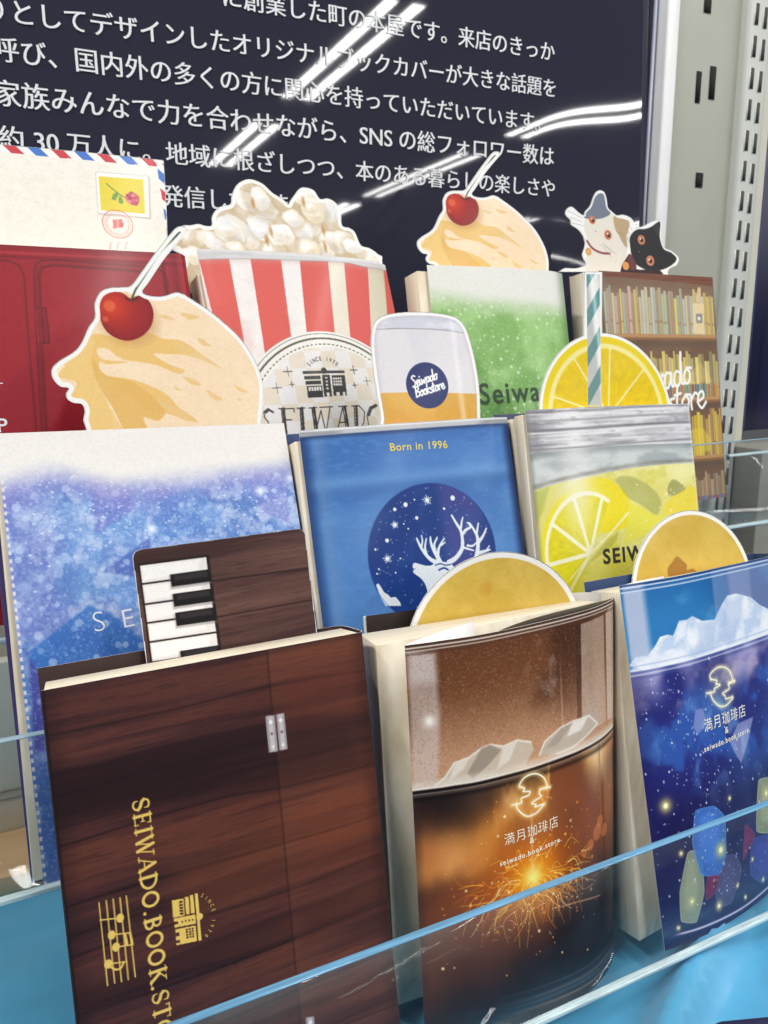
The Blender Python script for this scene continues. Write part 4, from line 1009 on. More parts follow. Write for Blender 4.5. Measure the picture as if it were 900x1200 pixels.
def art_deer(a):
    u = a.s / a.S.L; n = a.n(30, 12, 2)
    a.fill((76, 126, 188)); a.mix(.6 * ss(.4, .7, n), (94, 144, 204)); a.mix(.5 * ss(60, 20, a.b) * ss(.3, .6, a.n(22, 22, 5)), (44, 92, 166))
    a.mix(.55 * np.exp(-((a.b - 25) / 4) ** 2), (118, 164, 216)); a.mix(.35 * np.exp(-((a.b - 16) / 7) ** 2) * ss(.1, .5, u), (100, 150, 212))
    a.mix(.35 * ss(.55, .7, a.n(4, 1.5, 7)), (86, 138, 200)); a.mix(.4 * ss(24, 29, a.b) * ss(34, 29, a.b), (58, 98, 160))
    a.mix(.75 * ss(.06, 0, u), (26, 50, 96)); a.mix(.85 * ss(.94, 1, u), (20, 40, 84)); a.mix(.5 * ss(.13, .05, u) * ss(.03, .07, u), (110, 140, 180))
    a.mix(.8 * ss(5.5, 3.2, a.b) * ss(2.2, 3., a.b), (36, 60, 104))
    a.mix(ss(3.3, 2.6, a.b), (190, 192, 196)); a.mix(.6 * ss(.3, .7, vnoise(a.s / 14, a.b / 2, 4)) * ss(3.2, 2.6, a.b), (120, 124, 130)); a.mix(.8 * np.clip((.35 - np.abs(a.b - .6)) / .2 + .5, 0, 1), (236, 238, 240))
    cx_, cy_, r = circ3(*a.P([(431, 645), (503, 566), (578, 627)]))
    c = np.array([cx_, cy_]); a.disc(c, r, (22, 56, 126), mm=True); R = np.hypot(a.s - cx_, a.b - cy_); k = ss(r, r - .3, R)
    a.mix(k * .75 * ss(cx_ + 2, cx_ + 10, a.s) * ss(cx_ + 34, cx_ + 20, a.s), (70, 72, 142)); a.mix(k * .3 * ss(.45, .7, a.n(9, 9, 9)), (34, 74, 148))
    f = Z(440, 540, 5.); w = (226, 234, 240)
    for q, k_ in (((302, 230), 40), ((113, 375), 28), ((70, 574), 34)):
        p = a.P(f(q))[0]
        for j in range(10):
            t = math.pi * j / 5 + .2; L = k_ * .062 * (1 if j % 2 else .75); a.line([p, p + [math.cos(t) * L, math.sin(t) * L]], .5, w, mm=True, w1=.12)
        a.disc(p, .9, w, mm=True)
    for q, r_ in (((176, 257), 1.05), ((113, 285), .8), ((452, 218), 1.2), ((242, 334), .8), ((68, 467), .9), ((402, 280), .6), ((20, 635), .4), ((10, 662), .4), ((118, 656), .4), ((146, 572), .4), ((192, 398), .4), ((166, 370), .35), ((228, 228), .4), ((310, 242), .4), ((0, 520), .5)): a.disc(f(q)[0], r_, w, mm=False)
    r_ = random.Random(3)
    for j in range(170):
        t = r_.uniform(0, 6.28); q = c + np.array([math.cos(t), math.sin(t)]) * r * math.sqrt(r_.random()) * .95; a.disc(q, r_.choice([.16, .2, .26]), (190, 206, 232), .8, mm=True)
    # reindeer
    w = (222, 230, 238)
    body = f((220, 605), (232, 598), (262, 606), (300, 615), (330, 612), (345, 598), (380, 590), (420, 596), (445, 605), (470, 640), (500, 700), (520, 800), (500, 900), (330, 900), (308, 780), (290, 720), (262, 685), (230, 662), (220, 648), (228, 635), (220, 628))
    a.poly(body, w, smooth=True)
    for q, wd, we in ((((375, 595), (335, 585), (300, 555), (268, 510), (246, 465)), 1.8, .7), (((268, 510), (275, 470), (270, 438)), .9, .4), (((300, 552), (290, 510), (298, 455)), 1.2, .45), (((246, 465), (241, 452)), .8, .4), (((378, 592), (360, 555), (340, 520), (325, 480), (322, 448)), 2.0, .6), (((350, 535), (345, 490), (362, 448)), 1.3, .45), (((365, 560), (372, 510), (402, 455)), 1.4, .5), (((385, 495), (408, 478)), .8, .4), (((430, 595), (470, 570), (505, 520), (510, 470), (500, 410), (470, 360), (447, 320)), 2.0, .7), (((500, 395), (505, 360), (512, 330)), 1.1, .45), (((510, 430), (530, 405), (555, 390), (550, 372), (537, 362)), 1.3, .5), (((505, 505), (540, 515), (575, 525)), 1.0, .5),
                      (((590, 575), (600, 510), (598, 450), (580, 410), (552, 365)), 2.0, .6), (((592, 430), (598, 395), (603, 365)), 1.1, .45), (((602, 480), (630, 440), (650, 395)), 1.5, .5), (((540, 497), (570, 498), (590, 480)), .9, .6), (((600, 540), (640, 530), (672, 520)), 1.5, .5), (((650, 525), (668, 498)), .8, .35)):
        a.line(f(*q), wd * 1.2, w, smooth=True, w1=we * 1.3)
    a.line(f((372, 640), (400, 628), (425, 638)), .9, (26, 62, 132), smooth=True); a.line(f((350, 612), (380, 603), (412, 612), (440, 606)), .6, (26, 62, 132), smooth=True); a.line(f((222, 635), (232, 632)), .3, (26, 62, 132))
    sn = f((4, 728), (16, 718), (30, 735), (50, 770), (75, 785), (90, 802), (118, 798), (145, 830), (150, 850), (60, 850), (30, 800)); a.poly(sn, w)
    a.mix(.6 * np.clip((.2 - np.abs(R - r)) / .2 + .5, 0, 1), (52, 92, 160))

bk = thing('reindeer_book', SD, 'book in a blue cover with a white reindeer under stars in a navy circle', 'book')
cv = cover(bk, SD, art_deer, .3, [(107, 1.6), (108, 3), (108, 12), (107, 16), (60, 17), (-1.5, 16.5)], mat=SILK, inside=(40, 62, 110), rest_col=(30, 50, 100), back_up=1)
lettering(cv, SD, 'Born in 1996', (457.5, 528.5), (524.5, 525), plain('yellow_ink', (226, 206, 70), .5), spacing=1.1, bold=.012)
page_block(bk, SD, [(-2, 2.5), (106, 2.5), (106, 15.5), (-2, 15.5)], [(-2, 2.5), (106, 2.5), (106, 15.5), (-2, 15.5)], 2, 147.5)

f3 = Z(420, 300, 2.857)
BEER = f3((78, 640), (75, 545), (55, 420), (42, 305), (46, 245), (62, 212), (95, 196), (140, 189), (190, 187), (245, 189), (295, 196), (325, 205), (346, 222), (362, 248), (378, 300), (392, 360), (404, 440), (408, 540), (408, 640))


def art_beer(a):
    a.fill((219, 217, 222)); a.mix(.35 * ss(.5, .75, a.n(12, 20, 3)), (206, 202, 216)); f = f3
    m, y = curve_mask(a, f((40, 460), (160, 457), (280, 458), (420, 462)), .35); a.mix(m, (212, 164, 74)); a.mix(m * .6 * ss(.4, .7, a.n(10, 14, 8)), (222, 180, 96)); a.mix(m * .35 * ss(0, 14, a.b - y), (200, 138, 44))
    m, y = curve_mask(a, f((40, 246), (150, 243), (260, 246), (360, 258), (420, 268)), .3); a.mix(1 - m, (202, 204, 216)); a.mix(np.exp(-((a.b - y) / .25) ** 2) * .8, (120, 116, 128)); a.mix((1 - m) * .6 * ss(.4, .7, a.n(9, 3, 6)), (226, 228, 236))
    a.mix(.4 * np.exp(-((a.s - a.P(f((335, 400)))[0][0]) / 1.6) ** 2) * ss(.5, 1.5, a.D), (246, 246, 250)); a.mix(.25 * np.exp(-((a.D - 2.2) / 1.0) ** 2), (170, 166, 178))
    c = a.P(f((231, 433)))[0]; a.disc(c, 11.6, (38, 50, 104), mm=True)
    hand(a, 'Seiwado', f((183, 440))[0], f((266, 412))[0], .75, (244, 244, 246)); hand(a, 'Bookstore', f((194, 474))[0], f((290, 443))[0], .75, (244, 244, 246), hs=.95)
SDf = SD.flat(); p = SDf.P(BEER, 17.6)
card('beer_glass_bookmark', SDf, spline(p, True, 5), art_beer, .28, 17.6, 'beer-glass shaped bookmark with a navy round badge, standing in the reindeer book', border=1.7)

SL = Surf((221.49, 308.82, -32.99), -.49, 12.82, -.77, 152, top=[(0, .3), (20, -.8), (55, -1.2), (90, -.4), (107, 1.2)])


def lemon_wheel(a, c, r, segs, rot, flesh, pith, rind, half=None, squash=1., sep=.0):
    X = a.s - c[0]; Y = (a.b - c[1]) / squash; R = np.hypot(X, Y); k = ss(r + .15, r - .15, R)
    if half is not None: k = k * np.clip((X * math.cos(half) + Y * math.sin(half)) / .3 + .5, 0, 1)
    a.mix(k, rind); a.mix(k * ss(r * .93, r * .90, R), pith)
    th = np.arctan2(Y, X) - rot; w = 2 * math.pi / segs; q = np.abs((th / w) % 1 - .5) * w; edge = (w / 2 - q) * R
    fl = k * ss(.15, .4, edge - .25 - sep) * ss(r * .865, r * .835, R + 1.1 * ss(1.6, 0., edge)) * ss(.3, 1., R)
    a.mix(fl, flesh); streak = vnoise(th * 14, R / 3.5, 5); a.mix(fl * .35 * ss(.6, .85, streak), np.minimum(np.array(flesh) * 1.06 + 8, 255)); a.mix(fl * .3 * ss(.4, .15, streak), np.array(flesh) * .88)


def art_jar(a):
    u = a.s / a.S.L; f = Z(610, 540, 4.091); g = Z(600, 220, 2.5)
    m1, y1 = curve_mask(a, g((35, 782), (150, 770), (300, 756), (520, 748)), .4); m2, y2 = curve_mask(a, g((60, 888), (150, 862), (260, 838), (400, 815), (540, 806)), .5)
    # lid
    a.fill((192, 192, 198)); n = vnoise(a.s / 26 + .35 * np.sin(a.b), a.b / 1.1, 3); a.mix(.75 * ss(.5, .8, n), (232, 232, 236)); a.mix(.75 * ss(.4, .1, n), (134, 134, 142))
    a.mix(.8 * np.exp(-((u - .25) / .07) ** 2), (240, 240, 243)); a.mix(.5 * np.exp(-((u - .04) / .05) ** 2), (112, 112, 120)); a.mix(.4 * ss(.75, 1, u), (210, 210, 216)); a.mix(.5 * ss(.5, .75, a.n(10, 3, 33)), (236, 236, 238)); a.mix(.45 * ss(.55, .8, a.n(7, 2, 34)), (140, 140, 148))
    for b0, w, c in ((1.1, .35, (120, 120, 128)), (2.4, .3, (238, 238, 240)), (10.2, .7, (116, 116, 124)), (11.6, .5, (236, 236, 240)), (19.5, .5, (132, 132, 140)), (5.6, .5, (150, 150, 158)), (22, .6, (226, 226, 230))): a.mix(.8 * np.exp(-((a.b - b0 - .25 * np.sin(u * 6)) / w) ** 2), c)
    keep = a.C.copy()
    a.fill((206, 212, 214)); a.mix(.7 * ss(.45, .75, a.n(18, 7, 5)), (150, 158, 164)); a.mix(.6 * ss(5, 0, a.b - y1), (120, 126, 132)); a.mix(.6 * np.exp(-((u - .25) / .1) ** 2), (238, 240, 240)); a.mix(.6 * np.exp(-((a.b - y2 + 1.5) / 1.1) ** 2) * (.4 + a.n(8, 8, 6)), (120, 118, 104))
    k = np.clip((a.b - y1) / .4 + .5, 0, 1)[:, None]; a.C = keep * (1 - k) + a.C * k
    keep = a.C.copy()
    a.fill((222, 216, 122)); a.mix(.7 * ss(.42, .7, a.n(16, 16, 8)), (240, 236, 168)); a.mix(.6 * ss(14, 0, a.b - y2) * ss(.3, .8, u), (244, 240, 186)); a.mix(.5 * ss(.55, .75, a.n(9, 9, 12)), (208, 200, 70))
    a.poly(f((60, 150), (140, 120), (100, 260), (60, 320)), (170, 180, 90), .6, soft=2)
    a.poly(f((230, 130), (380, 80), (470, 120), (520, 190), (500, 320), (300, 330)), (236, 218, 36), .92, soft=.8, smooth=True)
    a.poly(f((700, 200), (780, 140), (860, 130), (860, 300), (740, 300), (690, 250)), (236, 216, 70), .9, soft=.8, smooth=True)
    a.poly(f((455, 90), (500, 72), (570, 90), (640, 140), (675, 200), (650, 260), (590, 220), (520, 180), (480, 130)), (158, 162, 92), .6, soft=1.4, smooth=True)
    for q in (((470, 95), (560, 140), (650, 245)), ((540, 90), (580, 150)), ((600, 120), (620, 190)), ((500, 130), (560, 130))): a.line(f(*q), .4, (196, 196, 120), .6, soft=.5)
    a.poly(f((705, 130), (730, 90), (770, 110), (790, 135), (720, 170)), (140, 142, 84), .7, soft=1., smooth=True)
    a.poly(f((520, 190), (640, 260), (720, 270), (640, 330), (500, 400)), (232, 226, 70), .7, soft=2)
    c = a.P(f((335, 445)))[0]
    e = a.P(f((100, 400)))[0]; r = np.linalg.norm(c - e)
    # the big slice: a circle whose cut edge rises to the right
    lemon_wheel(a, c, r, 9, .25, (222, 210, 30), (246, 244, 206), (234, 220, 50), half=math.radians(215), squash=1.18, sep=.35)
    a.line(f((335, 445), (430, 350), (515, 250)), 1.2, (244, 240, 180), .95); a.line(f((335, 445), (240, 570)), 1.0, (240, 236, 160), .8)
    a.poly(f((340, 470), (400, 395), (470, 340), (460, 380), (420, 430), (330, 490), (300, 530)), (186, 182, 70), .8, soft=.8); a.poly(f((240, 600), (340, 470), (560, 430), (640, 500), (560, 640), (240, 660)), (218, 204, 50), .5, soft=4)
    a.mix(.75 * np.exp(-((u - .24) / .10) ** 2) * ss(y2.mean() + 55, y2.mean(), a.b), (246, 246, 238)); a.mix(.5 * ss(60, 95, a.b - y2), (206, 190, 40))
    fizz(a, 60, 3, (50, 40), (107, 95), (246, 240, 190), (.25, .4, .6), (.4, .9))
    k = np.clip((a.b - y2) / .5 + .5, 0, 1)[:, None]; a.C = keep * (1 - k) + a.C * k
    a.mix(.6 * ss(.03, 0, u), (120, 120, 110)); a.mix(.4 * ss(.975, 1, u), (230, 230, 220))

bk = thing('lemon_jar_book', SL, 'book in a cover printed as a lidded jar of lemonade with lemon slices', 'book')
cv = cover(bk, SL, art_jar, .3, [(107, 1.2), (108, 3), (108, 12), (107, 17), (60, 18), (-8, 17)], mat=SILK, inside=(60, 66, 96), rest_col=(120, 124, 130), back_up=.4)
fz = Z(610, 540, 4.091)
lettering(cv, SL, 'SEIWADO', fz((398, 494))[0], fz((770, 447))[0], plain('black_ink', (52, 50, 48), .5), spacing=1.2, bold=.03)
page_block(bk, SL, [(-1, 2), (106, 2), (106, 9), (-1, 9)], [(-1, 2), (106, 2), (106, 9), (-1, 9)], 2, 150)
o = link('page_block', hexa('page_block', [(-2, 9.6), (106, 9.6), (106, 16.5), (-2, 16.5)], [(-2, 9.6), (106, 9.6), (106, 16.5), (-2, 16.5)], 2, 149), bk, (page_mat(),)); bevel(o, .3, 1)

lc = 9.3
SLf = SL.flat(); c1 = circ3(*SLf.P([(632, 474), (706, 390), (784, 466)], lc)); g6 = Z(600, 220, 2.5)
stp = SLf.P(g6((211, 246), (265, 246), (264, 430)), lc); sb_ = SLf.P(g6((212, 440)), lc)[0]
def straw_card(c, r, p):
    out = []
    a0 = math.atan2(p[2][1] - c[1], p[2][0] - c[0]); a1 = math.atan2(sb_[1] - c[1], sb_[0] - c[0])
    q0 = c + r * np.array([math.cos(a0), math.sin(a0)]); q1 = c + r * np.array([math.cos(a1), math.sin(a1)])
    for i in range(80):
        t = a0 + (a1 - a0 + 2 * math.pi) * i / 79; out.append((c[0] + r * math.cos(t), c[1] + r * math.sin(t)))
    return out + [tuple(p[0]), tuple(p[1])]


def art_lemon(a):
    a.fill((240, 240, 238)); c = np.array(c1[:2]); r = c1[2]
    lemon_wheel(a, c, r - 2.0, 9, math.radians(-82), (222, 192, 6), (236, 226, 150), (226, 202, 10))
    q = a.P(g6((213, 250), (262, 250), (264, 640), (218, 640)))
    a.poly(a.P(g6((206, 240), (270, 240), (270, 425), (206, 425))), (240, 240, 238), mm=True)
    s0 = a.P(g6((217, 252), (257, 252), (262, 640), (222, 640))); a.poly([s0[0] + [.3, 0], s0[1], s0[2], s0[3]], (226, 226, 224), mm=True)
    I = sdf(a.s, a.b, s0); k = ss(0, .4, I); x = np.clip((a.s - s0[0][0] - (a.b - s0[0][1]) * .02) / max(s0[1][0] - s0[0][0], 1), 0, 1)
    ph = (a.b + 4.2 * (a.s - s0[0][0]) * .3 - s0[0][1] + 6) / 18.0 % 1
    a.mix(k * np.clip((.23 - np.abs(ph - .5)) / .02 + .5, 0, 1), (88, 146, 146)); a.mix(k * .4 * ss(.25, 0, x), (120, 130, 130)); a.mix(k * .45 * ss(.75, 1, x), (110, 120, 120)); a.mix(k * .5 * np.exp(-((x - .4) / .13) ** 2), (250, 250, 250))
card('lemon_slice_bookmark', SLf, straw_card(np.array(c1[:2]), c1[2], stp), art_lemon, .28, lc, 'yellow lemon-slice bookmark with a teal striped straw, standing in the lemonade jar book', border=1.3)

# ------------------------------------------------------------------ row three
SR = Surf((-36.85, 395.45, 44.88), 3.0, 17.8, -.6, 167, w=117)


def art_red(a):
    a.fill((150, 28, 42)); a.mix(.4 * ss(.4, .7, a.n(30, 40, 3)), (164, 38, 50)); a.mix(.25 * ss(.55, .7, a.n(1.5, 1.5, 4, 2)), (130, 22, 36))
    f = f1; dk = (92, 16, 26); lt = (176, 56, 64)
    a.mix(.6 * ss(3.2, 1.5, a.b), (120, 20, 32)); a.mix(.7 * np.exp(-((a.b - 5.5) / .8) ** 2), (110, 18, 30)); a.mix(.5 * np.exp(-((a.b - 3.6) / .5) ** 2), (184, 66, 74))
    for c, w, al in ((dk, 1.1, .8), (lt, .35, .6)):
        d = 0 if w > 1 else 3
        L = f((165 + d, 1150), (145 + d, 780), (135 + d, 540), (140 + d, 505), (160 + d, 488 + d), (220, 484 + d), (420, 500 + d), (600, 512 + d), (640, 530 + d), (655, 570), (655, 620)); a.line(L, w, c, al, soft=.7)
        L = f((-40, 484 + d), (30, 486 + d), (75, 505 + d), (92 - d, 545), (110 - d, 800), (140 - d, 1150)); a.line(L, w, c, al, soft=.7)
    for c, w, al, o_ in ((dk, .7, .7, 18), (dk, 1.6, .35, 10)):
        a.line(f((165 + o_, 1150), (145 + o_, 780), (137 + o_, 545), (150 + o_, 510), (210, 502), (600, 530)), w, c, al, soft=1.)
    h = f((134, 672), (180, 668), (194, 806), (148, 808)); a.poly(h, (128, 24, 38)); P_ = a.P(h); a.line(np.vstack([P_, P_[:1]]), .5, dk, .9, mm=True); a.line(f((162, 672), (172, 806)), .5, dk, .8); a.line(f((137, 674), (151, 806)), .4, lt, .7)
    u = a.s / a.S.L; a.mix(.5 * ss(.93, .97, u) * ss(1., .98, u), (104, 18, 30)); a.mix(.6 * ss(.905, .915, u) * ss(.93, .92, u), (86, 14, 24)); a.mix(.4 * ss(.97, .985, u), (170, 50, 60))

bk = thing('red_postbox_book', SR, 'book in a red cover printed as a post box with panelled doors, back row left', 'book')
cv = cover(bk, SR, art_red, .4, [(117, 0), (119, 1.2), (119.6, 4), (119.6, 10), (118, 14), (60, 15), (0, 15)], mat=SILK, inside=(120, 30, 40), rest_col=(104, 20, 32))
lettering(cv, SR, '—', f1((-30, 973))[0], f1((12, 973))[0], wink, bold=.02); lettering(cv, SR, 'P', f1((-6, 1155))[0], f1((33, 1153))[0], wink, bold=.01)
page_block(bk, SR, [(1, 1), (116, 1), (116, 14), (1, 14)], [(1, 1), (116, 1), (116, 14), (1, 14)], 2, 165)
envq = [(-62, 163), (0, 169), (100, 178), (192, 187.6), (195, 240), (197, 300), (200, 400), (-62, 400)]
ec = 15.8


def art_env(a):
    a.fill((234, 230, 220)); a.mix(.5 * ss(.45, .7, a.n(3, 3, 3)), (226, 221, 210)); a.mix(.3 * ss(.5, .7, a.n(.9, .9, 5, 2)), (242, 239, 231))
    t0, t1 = a.P([(0, 169), (192, 187.6)]); d = unit(t1 - t0); nn = np.array([-d[1], d[0]]); x = (a.s - t0[0]) * d[0] + (a.b - t0[1]) * d[1]; y = (a.s - t0[0]) * nn[0] + (a.b - t0[1]) * nn[1]
    xr = (t1 - t0) @ d - x
    for m, q in (((y < 4.0), x - y * .9), ((xr < 4.0) & (y > 2), y * 1.0 + xr * .9 + 3)):
        k = m.astype(float); a.mix(k, (240, 238, 234)); ph = (q / 10.6) % 2
        a.mix(k * np.clip((.27 - np.abs(ph - .35)) / .03 + .5, 0, 1), (196, 62, 74)); a.mix(k * np.clip((.27 - np.abs(ph - 1.35)) / .03 + .5, 0, 1), (66, 116, 196))
    f = f1; S_ = a.P(f((373, 138), (580, 155), (585, 318), (383, 300)))
    a.poly(S_ + [.5, .6], (176, 170, 160), .7, mm=True, soft=1.2); a.poly(S_, (238, 236, 232), mm=True)
    for i in range(4):
        p, q = S_[i], S_[(i + 1) % 4]; n = int(np.linalg.norm(q - p) / 1.1)
        for j in range(n): a.disc(p + (q - p) * (j + .5) / n, .28, (150, 150, 150), .85, mm=True)
    a.poly(f((385, 155), (560, 168), (567, 303), (394, 288)), (222, 204, 62))
    a.line(f((416, 184), (440, 205), (470, 228), (500, 245)), .55, (96, 120, 60), smooth=True)
    for q in (((455, 215), (462, 232), (440, 248), (438, 235)), ((470, 232), (482, 258), (468, 262), (462, 248)), ((440, 225), (455, 240), (445, 250))): a.poly(f(*q), (112, 150, 70), smooth=True)
    c = a.P(f((518, 243)))[0]; r_ = random.Random(1); a.disc(c, 3.4, (206, 96, 112), mm=True)
    for k in range(26):
        t = r_.uniform(0, 6.28); q = r_.uniform(.4, 3.0); p = c + [q * math.cos(t), q * math.sin(t)]; a.disc(p, r_.uniform(.4, 1.1), r_.choice([(180, 60, 84), (226, 140, 150), (210, 100, 118), (160, 46, 70)]), .8, mm=True)
    red = (214, 96, 92); c = a.P(f((460, 342)))[0]; a.disc(c, 7.4, red, .9, mm=True, inner=.45); a.disc(c, 5.2, red, .5, mm=True, inner=.25)
    for k in range(28):
        t = k * .2244; p = c + 6.2 * np.array([math.cos(t), math.sin(t)]); q = c + 5.6 * np.array([math.cos(t + .1), math.sin(t + .1)]); a.line([p, q], .35, red, .7, mm=True)
    a.poly(f((440, 325), (478, 322), (480, 355), (442, 360)), red, .75); a.poly(f((470, 330), (486, 340), (478, 358), (468, 352)), red, .8); a.line(f((459, 325), (461, 358)), .3, (240, 220, 210))
    for x0 in (430, 458, 490): a.line(f((x0, 440), (x0 + 2, 420), (x0 + 8, 412)), .4, red, .7)
card('envelope_bookmark', SR, SR.P(envq, ec), art_env, .32, ec, 'cream airmail envelope bookmark with a yellow rose stamp, standing in the red post-box book', border=0)

SPo = Surf((89.43, 406.77, 47.38), 9.17, 20.06, -.64, 172, top=[(0, 1.3), (16, -.4), (55, -2), (93, -.6), (108, 1.3), (117.5, 5)])


def art_popcup(a):
    a.fill((232, 228, 226)); f = f2
    rim, yr = curve_mask(a, f((95, 335), (300, 332), (480, 338), (650, 345), (750, 365), (850, 385)), .35)
    for q, c in ((((105, 330), (220, 330), (285, 690), (195, 690)), 0), (((300, 330), (415, 330), (456, 640), (357, 700)), 0), (((485, 330), (592, 330), (620, 620), (513, 620)), 0), (((652, 340), (742, 350), (760, 700), (678, 660)), 0), (((798, 360), (860, 370), (850, 700), (825, 700)), 0)): a.poly(f(*q), (212, 92, 84))
    a.poly(f((592, 330), (652, 330), (678, 640), (620, 640)), (222, 214, 192), .7); a.poly(f((742, 330), (798, 330), (825, 700), (762, 700)), (206, 198, 170), .8)
    a.mix(.12 * ss(.5, .7, a.n(20, 20, 4)), (180, 60, 60)); a.mix(.3 * ss(4, 0, a.b - yr), (196, 160, 150))
    # badge
    c3_ = circ3(*a.P(f((330, 715), (550, 605), (755, 668)))); c = np.array(c3_[:2]); r = c3_[2]
    a.disc(c, r, (232, 230, 224), mm=True); I = ss(r, r - .3, np.hypot(a.s - c[0], a.b - c[1]))
    a.disc(c, r - 1.2, (70, 72, 74), mm=True, inner=.35); a.disc(c, r - 3.4, (84, 82, 66), mm=True, inner=1.1)
    R = np.hypot(a.s - c[0], a.b - c[1]); th = np.arctan2(a.b - c[1], a.s - c[0])
    a.mix(np.clip((.3 - np.abs(R - r + 7.2)) / .2 + .5, 0, 1) * (np.sin(th * 120) > -.3), (64, 64, 64))
    k = ss(r - 8.6, r - 8.9, R); ck = (np.floor((a.s - c[0]) / 9.4 + .35) + np.floor((a.b - c[1]) / 9.4)) % 2; a.mix(k, (226, 224, 224)); a.mix(k * ck, (222, 212, 196))
    dk = (56, 56, 58); h = Z(300, 360, 5.625)
    shop_emblem(a, h((305, 402), (580, 398), (325, 600)), dk, (228, 224, 216))
    for q, L in (((210, 424), 2.6), ((138, 532), 2.8), ((237, 509), 1.5), ((643, 414), 2.4), ((730, 486), 2.4), ((650, 514), 1.4)):
        p = a.P(h(q))[0]
        for d in ((1, 0), (-1, 0), (0, 1), (0, -1)): a.line([p, p + np.array(d) * L], .75, dk, mm=True, w1=.1)
        a.disc(p, .45, dk, mm=True)
    # deco capitals: double stems
    D = lambda *q, w=.5: a.line(h(*q), w * 1.35, dk)
    def stem(x0, y0, x1, y1):
        D((x0, y0), (x1, y1), w=.55); D((x0 + 14, y0), (x1 + 14, y1), w=1.1)
    D((110, 690), (80, 668), (52, 690), (55, 725), (80, 755), (85, 800)); D((112, 692), (85, 676), (64, 695), w=.9); stem(168, 668, 185, 830); D((150, 670), (250, 668), (252, 690)); D((182, 745), (235, 742)); stem(290, 665, 302, 830); D((270, 667), (322, 664)); stem(368, 663, 392, 830); D((350, 664), (400, 662)); D((392, 830), (428, 680), (462, 830)); D((462, 830), (488, 655), w=.5); D((420, 660), (505, 655)); D((540, 800), (572, 655), w=.5); stem(572, 655, 600, 830); D((555, 760), (592, 758)); D((545, 655), (600, 652)); stem(648, 652, 656, 830); D((630, 652), (680, 650), (715, 690), (712, 760), (680, 820)); D((790, 640), (750, 660), (732, 710), (745, 800)); D((795, 648), (760, 668), (744, 712), w=1.)
    a.mix(1 - rim, (206, 206, 208)); a.mix((1 - rim) * .7 * ss(2.2, .6, a.b), (232, 232, 232)); a.mix(.55 * np.exp(-((a.b - yr) / .35) ** 2), (150, 148, 150)); a.mix(.35 * ss(.4, .7, a.n(20, 2, 8)) * (1 - rim), (170, 170, 172))

bk = thing('popcorn_book', SPo, 'book in a red and white striped popcorn-cup cover with a round badge', 'book')
cv = cover(bk, SPo, art_popcup, .34, [(117.5, 5), (118.5, 8), (118.5, 14), (116, 17), (60, 18), (0, 18)], mat=SILK, inside=(210, 204, 196), rest_col=(168, 60, 56))
h = Z(300, 360, 5.625); e0 = SPo.P(h((440, 460)))[0]
e1 = SPo.P(h((345, 375), (440, 335), (533, 372)))
cc = circ3(*e1); a0 = math.degrees(math.atan2(e1[0][0] - cc[0], cc[1] - e1[0][1])); a1 = math.degrees(math.atan2(e1[2][0] - cc[0], cc[1] - e1[2][1]))
arc_text(SPo, cv, 'SINCE 1970', cc[:2], cc[2] - 1.4, a0, a1, 3.3, plain('black_ink', (52, 50, 48), .5))
page_block(bk, SPo, [(-1, 3.5), (116, 8), (116, 16), (-1, 16)], [(-1, 3.5), (116, 8), (116, 16), (-1, 16)], 2, 160)

POP = f2((60, 460), (50, 350), (38, 315), (10, 300), (-6, 275), (0, 248), (25, 225), (45, 206), (75, 205), (105, 200), (132, 208), (155, 205), (155, 175), (168, 150), (192, 135), (225, 125), (230, 95), (245, 58), (270, 38), (302, 32), (345, 48), (382, 82), (408, 98), (428, 112), (442, 126), (452, 110), (468, 88), (482, 70), (502, 62), (538, 73), (562, 106), (590, 104), (618, 118), (640, 150), (645, 205), (672, 215), (694, 232), (716, 280), (750, 292), (780, 314), (796, 338), (740, 460))


